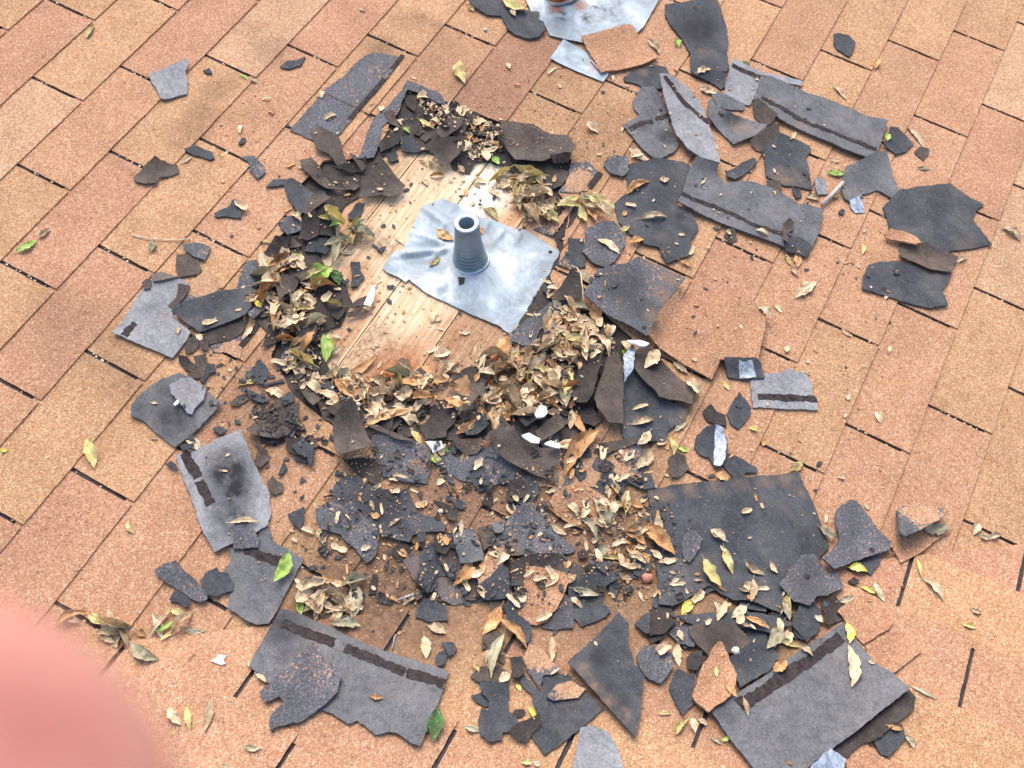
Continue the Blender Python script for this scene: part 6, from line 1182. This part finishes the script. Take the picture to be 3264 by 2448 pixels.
 ('T',(400,1160),(490,1230),.35,'tanleaf','tan leaf below the tan diamond fragment, right'),
 ('T',(170,1320),(300,1160),.2,'olive','olive leaf on tan shingle left of the lower right underside'),
 ('T',(640,1380),(700,1340),.3,'green','lime leaf tip at the lower right underside edge'),
 ('T',(530,1350),(640,1420),.2,'greyleaf','grey leaf beside that lime leaf tip'),
 ('T',(0,1110),(130,1110),.2,'olive','pale leaf right of the tall dark triangular shingle'),
 ('T',(1270,1590),(1330,1640),.25,'brownleaf','small ochre leaf low on the lower right underside'),
 ('S',(650,320),(520,760),.13,'greyleaf','long pale green leaf above the bone-shaped piece'),
 ('S',(610,170),(880,460),.15,'brownleaf','pink-brown pointed leaf right of the golden brown leaf'),
 ('S',(1130,330),(1130,600),.16,'tanleaf','pale upright leaf on the speckled dusty wedge'),
 ('S',(700,700),(600,800),.4,'tanleaf','crumbly cream leaf at the top of the bone-shaped piece'),
 ('S',(780,820),(820,880),.35,'yellow','yellow leaf left of the slate piece notch'),
 ('S',(900,1050),(950,1180),.22,'yellow','yellow-green leaf at the slate piece notch'),
 ('S',(260,1240),(400,1290),.28,'greyleaf','grey-green leaf left of the bone-shaped piece'),
 ('S',(500,460),(470,600),.25,'tanleaf','pink-cream leaf beside the long pale green leaf'),
 ('S',(830,1600),(930,1620),.4,'olive','pale yellow round leaf at the bottom edge'),
 ('S',(950,1590),(1030,1630),.4,'tanleaf','tan round leaf at the bottom edge'),
 ('S',(340,620),(400,700),.25,'olive','small yellow leaf above the folded felt chip'),
]
for t, a, b, w, k, lab in LV:
    L_ = math.hypot(b[0] - a[0], b[1] - a[1])
    if L_ < 15: continue
    leaf(t, a, b, w, k, lab, curl=random.uniform(.1, .45), fold=random.uniform(.15, .6), twist=random.uniform(-.9, .9), rag=.45)
# ------------------------------------------------------------------ twigs, acorn-like pebble
def rod(name, tile, line, r, mat, label, cat, lift=.002):
    q = []
    for p in line:
        a = hit(tile, p, .01); ix0, ix1, iy0, iy1 = window([tuple(a)], .02); q.append(np.array([*a, float(sample(HF[iy0:iy1, ix0:ix1], ix0, iy0, a[0], a[1])) + r + lift + float(base(a[0], a[1]))]))
    V, F = [], []; K = 7
    for i, c in enumerate(q):
        t = q[min(i + 1, len(q) - 1)] - q[max(i - 1, 0)]; t /= np.linalg.norm(t); e = np.cross(t, [0, 0, 1.]); e /= np.linalg.norm(e); g = np.cross(t, e)
        for j in range(K):
            a = 2 * math.pi * j / K; V.append(c + (e * math.cos(a) + g * math.sin(a)) * r * random.uniform(.85, 1.15))
    for i in range(len(q) - 1):
        for j in range(K): F.append((i * K + j, i * K + (j + 1) % K, (i + 1) * K + (j + 1) % K, (i + 1) * K + j))
    F += [tuple(range(K))[::-1], tuple(range(len(V) - K, len(V)))]
    o = link(name, np.array(V), F, MAT[mat], None, len(F)); tag(o, label, cat); return o
MAT['straw'] = mat_plain('dry_straw', (0.50, 0.42, 0.28), (0.70, 0.62, 0.46), 60, .7)
MAT['twig'] = mat_plain('bleached_twig', (0.36, 0.32, 0.28), (0.62, 0.58, 0.54), 80, .8)
rod('twig', 'H', [(1640,480),(1740,390),(1840,280)], .0042, 'twig', 'short bleached twig right of the two-tone piece', 'twig')
rod('straw', 'E', [(380,140),(500,175),(650,192),(850,200),(960,180)], .0011, 'straw', 'thin pale straw lying across a tan tab at left', 'straw')
rod('straw', 'G', [(1000,1130),(1060,1150),(1095,1220),(1110,1350),(1125,1500)], .0012, 'straw', 'green-yellow stem curving over the black arched felt', 'straw', .016)
rod('twig', 'O', [(840,1300),(940,1275),(1010,1245)], .0013, 'twig', 'thin grey twig on dirty shingle, lower middle', 'twig')
rod('twig', 'B', [(1830,400),(1900,490)], .0012, 'twig', 'thin twig by the metal strip end', 'twig')
rod('twig', 'R', [(1740,460),(1760,350),(1775,320)], .0011, 'twig', 'short twig in a slot above the lower left underside', 'twig')
def pebble(tile, p, r, mat, label, name='pebble'):
    a = hit(tile, p, .008); ix0, ix1, iy0, iy1 = window([tuple(a)], .02); z = float(sample(HF[iy0:iy1, ix0:ix1], ix0, iy0, a[0], a[1])) + float(base(a[0], a[1]))
    rr = .75 * r / 3.16 / 41 * INCH; V, F = lathe(np.array([*a, z + rr * .8]), [0.1, 0, 1], [(rr * math.sin(t), -rr * .85 * math.cos(t)) for t in np.linspace(.02, 3.12, 9)], 14, .4, r)
    o = link(name, V, F, MAT[mat], None, len(F)); tag(o, label, 'pebble')
MAT['rose'] = mat_plain('rose_stone', (0.42, 0.15, 0.10), (0.58, 0.27, 0.19), 90, .6); MAT['cream'] = mat_plain('cream_stone', (0.55, 0.47, 0.38), (0.75, 0.70, 0.62), 90, .7)
pebble('P', (1460,1090), 62, 'rose', 'rose-coloured round stone left of the biggest charcoal sheet')
pebble('P', (258,870), 38, 'cream', 'cream pebble above the arching dark felt band')
pebble('O', (1280,410), 28, 'cream', 'white pebble on pale crumbs, lower middle')
pebble('F', (335,385), 20, 'cream', 'white pebble by the dark hooked piece')
pebble('T', (745,510), 45, 'cream', 'pinkish white stone under the oval felt piece')
pebble('W', (975,1322), 18, 'rose', 'tiny orange berry in a cut slot at right')
pebble('K', (770,945), 32, 'cream', 'grey-white round pebble in the lower left litter')
pebble('A', (1345,678), 14, 'cream', 'tiny white pebble in the upper left stain')
pebble('B', (1135,195), 28, 'cream', 'white pebble left of the charcoal piece at the top')
pebble('B', (155,880), 18, 'cream', 'white pebble at the end of the stripped shingle patch')
# ------------------------------------------------------------------ crumbs nobody could count
def crumbs(name, regs, mats, label, seed, sz=(.0012, .004), flat=.4):
    r = random.Random(seed); VV, FF = [], []
    for tile, poly, n in regs:
        P = [tuple(hit(tile, p)) for p in poly]; A = np.array(P); k = 0
        while k < n:
            x = r.uniform(A[:, 0].min(), A[:, 0].max()); y = r.uniform(A[:, 1].min(), A[:, 1].max()); 
            if not inpoly(x, y, P) or (inpoly(x, y, FL) and r.random() < .93) or excluded(x, y, r): continue
            k += 1; fx = int((x - RX0) / RES); fy = int((y - RY0) / RES)
            if not (0 <= fx < NX and 0 <= fy < NY): continue
            z = HF[fy, fx] + float(base(x, y)); s = r.uniform(*sz) * r.uniform(.6, 1.3); a = r.uniform(0, 6.28); el = r.uniform(1, 2.2); m = r.choice([4, 5, 6]); b0 = len(VV)
            tx, ty = r.uniform(-.4, .4), r.uniform(-.4, .4)
            for lvl in (0, 1):
                for j in range(m):
                    an = 2 * math.pi * j / m + r.uniform(-.2, .2); px, py = math.cos(an) * s * el, math.sin(an) * s
                    qx, qy = px * math.cos(a) - py * math.sin(a), px * math.sin(a) + py * math.cos(a)
                    VV.append((x + qx, y + qy, z + .0008 + s * flat * lvl + abs(qx * tx + qy * ty)))
            FF.append(tuple(range(b0 + 2 * m - 1, b0 + m - 1, -1))[::-1]); FF.append(tuple(range(b0, b0 + m))[::-1])
            for j in range(m): FF.append((b0 + j, b0 + (j + 1) % m, b0 + m + (j + 1) % m, b0 + m + j))
    o = link(name, np.array(VV), FF, MAT[mats], None); tag(o, label, 'debris', None, 'stuff')
ALL = [(480,200),(1400,120),(1750,200),(1950,500),(1900,1300),(1500,1500),(1000,1450),(500,1250),(400,900),(450,500)]
HOLE = [(560,560),(700,400),(860,240),(1100,300),(1230,420),(1220,560),(1340,720),(1280,900),(1100,940),(760,920),(580,800)]
LIT = [(620,760),(720,825),(900,800),(1000,800),(1060,770),(1150,745),(1290,680),(1330,740),(1250,900),(1000,930),(760,900),(640,840)]
LOW = [(760,960),(1350,970),(1450,1100),(1480,1300),(1100,1330),(760,1300),(640,1200)]
def shreds(name, regs, mats, label, seed, sz):
    r = random.Random(seed); VV, FF = [], []
    for tile, poly, n in regs:
        P = [tuple(hit(tile, p)) for p in poly]; A = np.array(P); k = 0
        while k < n:
            x = r.uniform(A[:, 0].min(), A[:, 0].max()); y = r.uniform(A[:, 1].min(), A[:, 1].max())
            if not inpoly(x, y, P) or (inpoly(x, y, FL) and r.random() < .93) or excluded(x, y, r): continue
            k += 1; fx = int((x - RX0) / RES); fy = int((y - RY0) / RES)
            if not (1 <= fx < NX - 1 and 1 <= fy < NY - 1): continue
            z = HF[fy, fx] + float(base(x, y)); L = r.uniform(*sz); W2 = L * r.uniform(.2, .8); a = r.uniform(0, 6.28); cu = r.uniform(-1.2, 1.2); b0 = len(VV); t0 = r.uniform(-.5, .5); q = []
            for i in range(5):
                t = i / 4 - .5; w = W2 * (.35 + .65 * math.cos(t * 2.6)) * r.uniform(.6, 1.2)
                for s in (-1, 0, 1):
                    px, py = t * L + r.uniform(-.06, .06) * L, s * w * .5
                    q.append((x + px * math.cos(a) - py * math.sin(a), y + px * math.sin(a) + py * math.cos(a), L * cu * (t * t) * .8 + t0 * t * L * .5 + abs(s) * w * .3))
            m = min(v[2] for v in q); VV += [(v[0], v[1], v[2] - m + z + .0006) for v in q]
            for i in range(4):
                for j in range(2): c = b0 + i * 3 + j; FF.append((c, c + 1, c + 4, c + 3))
    o = link(name, np.array(VV), FF, MAT[mats], None); tag(o, label, 'debris', None, 'stuff')
TOP = [(680,620),(900,700),(1180,800),(1250,1000),(1050,1060),(800,900)]
FL = [tuple(hit('S1', p, .0)) for p in [(1218,842),(1310,720),(1346,646),(1406,622),(1560,686),(1722,750),(1794,797),(1740,880),(1628,1054),(1430,955),(1292,888)]]
LH = [(560,560),(650,550),(700,700),(690,800),(620,800)]; DR = [(1180,1060),(1420,1080),(1440,1230),(1280,1220)]
shreds('leaf_shreds', [('Z', ALL, 90), ('Z', HOLE, 50), ('Z', LIT, 130), ('Z', LOW, 60), ('Z', LH, 80), ('Z', DR, 30), ('B', TOP, 60), ('Z',[(1060,360),(1180,400),(1200,470),(1110,430)],70), ('Z',[(1200,660),(1310,700),(1290,790),(1200,780)],90), ('Z',[(640,1260),(770,1260),(780,1330),(650,1310)],30), ('Z',[(1400,1240),(1760,1290),(1640,1400),(1420,1350)],14)], 'tanleaf', 'pale tan curled leaf shreds matted in the hole and blown over the pieces', 11, (.006, .030))
shreds('brown_shreds', [('Z', ALL, 50), ('Z', LIT, 90), ('Z', LOW, 40), ('Z', LH, 50), ('Z', DR, 28), ('B', TOP, 50)], 'brownleaf', 'orange-brown leaf and bark shreds matted among the pale ones', 12, (.006, .018))
shreds('felt_crumbs', [('Z', LIT, 220), ('Z', LOW, 130), ('Z', LH, 110), ('B', TOP, 150), ('Z',[(540,860),(740,960),(560,960)],60)], 'feltd', 'tiny torn bits of dark felt in and below the hole', 13, (.006, .018))
crumbs('leaf_litter', [('Z', ALL, 200), ('Z', HOLE, 110), ('Z', LIT, 300), ('Z', LOW, 110), ('Z', LH, 90), ('Z', DR, 50), ('B',TOP,160)], 'tanleaf', 'tan crumbled leaf litter scattered over the hole and the loose pieces', 1, (.001, .0032))
crumbs('brown_litter', [('Z', ALL, 160), ('Z', HOLE, 130), ('Z', LIT, 280), ('Z', LOW, 120), ('B',TOP,120)], 'brownleaf', 'orange-brown crumbled bark and leaf litter in and around the hole', 2, (.0008, .0026))
crumbs('shingle_chips', [('Z', ALL, 150), ('Z', HOLE, 60), ('Z', LIT, 120), ('Z', LOW, 360), ('Z',[(450,760),(620,800),(740,940),(640,1100),(560,1000),(440,880)],90), ('B',TOP,70)], 'dark', 'tiny dark shingle chips and grit scattered round the hole', 3, (.0009, .0042), .35)
MAT['grit'] = mat_plain('loose_granule', (0.34, 0.18, 0.10), (0.52, 0.34, 0.22), 300, .9)
crumbs('granule_grit', [('Z', ALL, 700), ('Z', LOW, 900), ('Z',[(1000,200),(1400,240),(1350,360),(1100,330)],250)], 'grit', 'loose tan granules spilled over the dark pieces', 4, (.0006, .0013), .8)
def slotbits(name, n, mat, label, seed, sz):
    r = random.Random(seed); regs = []
    for i in range(-4, 19):
        for k in range(-9, 5):
            u = S_ * i + TAB * k; x, y0, y1 = u, -E_ * i - .01, -E_ * (i + 1) + .006
            if FU[0] < x < FU[1] and bside(x, y1) < 0 and not inpoly(x, (y0 + y1) / 2, H1): regs.append((x, y0, y1))
    VV, FF = [], []
    for x, y0, y1 in regs:
        for q in range(r.randint(0, n)):
            s = r.uniform(*sz); cx_ = x + r.uniform(-.003, .003); cy_ = r.uniform(y1, y0); b0 = len(VV); a = r.uniform(0, 6.28)
            for lvl in (0, 1):
                for j in range(5):
                    an = a + j * 1.256; VV.append((cx_ + math.cos(an) * s * .8, cy_ + math.sin(an) * s * 1.3, .0012 + lvl * s * .6))
            FF.append(tuple(range(b0 + 5, b0 + 10))); [FF.append((b0 + j, b0 + (j + 1) % 5, b0 + 5 + (j + 1) % 5, b0 + 5 + j)) for j in range(5)]
    o = link(name, np.array(VV), FF, MAT[mat], None); tag(o, label, 'debris', None, 'stuff')
slotbits('slot_grit', 5, 'cream', 'pale grit lodged in the cut slots between the tan tabs', 8, (.0008, .0022))
slotbits('slot_crumbs', 5, 'tanleaf', 'brown crumbs lodged in the cut slots between the tan tabs', 9, (.0008, .0026))
# ------------------------------------------------------------------ the hand at the lens, lower left
def cam_pt(px, py, z): return mw @ Vector(((px - PW / 2) / FPX * z, -(py - PH / 2) / FPX * z, -z))
CX = [Vector(mw.to_3x3() @ Vector(v)) for v in ((1, 0, 0), (0, 1, 0), (0, 0, -1))]
tipc = cam_pt(-75, 2545, 0.0445)
def off(p, x, y, z): return p + CX[0] * x * .001 + CX[1] * y * .001 + CX[2] * z * .001
bm_v, bm_e, rad = [], [], []
def chain(pts, rs, root=None):
    pr = root
    for p, r in zip(pts, rs):
        bm_v.append(p); rad.append(r * .001)
        if pr is not None: bm_e.append((pr, len(bm_v) - 1))
        pr = len(bm_v) - 1
    return pr
palm = off(tipc, -66, -58, -8)
chain([palm], [17]); chain([off(palm, -22, -30, -4)], [18], 0); w_ = chain([off(palm, -40, -62, -6), off(palm, -64, -110, -10)], [20, 24], 1)
chain([off(palm, 16, 12, 4), off(tipc, -32, -27, -1), off(tipc, -14, -12, 1), off(tipc, -2, -2, 0), off(tipc, 5.2, 4.6, 0)], [12, 11.4, 11.2, 11.6, 9.2], 0)
for i, (dx, dy, dz) in enumerate([(-14, 14, 2), (-26, 6, 0), (-36, -6, -3)]):
    b = off(palm, dx, dy, dz); k = 1 - i * .06
    chain([b, off(b, -12 * k, 22 * k, 10), off(b, -20 * k, 26 * k, 26), off(b, -18 * k, 14 * k, 36)], [9.5 * k, 8.6 * k, 7.6 * k, 6.8 * k], 0 if i < 2 else 1)
tb = off(palm, 6, -34, 2); chain([tb, off(tb, 18, -2, 10), off(tb, 26, 4, 20)], [10, 9, 8], 1)
me = bpy.data.meshes.new('person'); me.from_pydata([tuple(v - palm) for v in bm_v], bm_e, [])
hand = bpy.data.objects.new('person', me); COL.objects.link(hand); hand.location = palm
sk = hand.modifiers.new('skin', 'SKIN')
for i, v in enumerate(me.skin_vertices[0].data): v.radius = (rad[i], rad[i]); v.use_root = (i == 0)
sk.use_smooth_shade = True; sk.branch_smoothing = .6
sb = hand.modifiers.new('sub', 'SUBSURF'); sb.levels = 2; sb.render_levels = 2
me.materials.append(MAT['skin'])
dg = bpy.context.evaluated_depsgraph_get(); ev = bpy.data.meshes.new_from_object(hand.evaluated_get(dg)); hand.modifiers.clear(); hand.data = ev
if not ev.materials: ev.materials.append(MAT['skin'])
for p_ in ev.polygons: p_.use_smooth = True
tag(hand, 'blurred pink fingertip of the person holding the camera, lower left corner', 'person')
for o in list(bpy.data.objects):
    if '_o' in o.keys(): del o['_o']
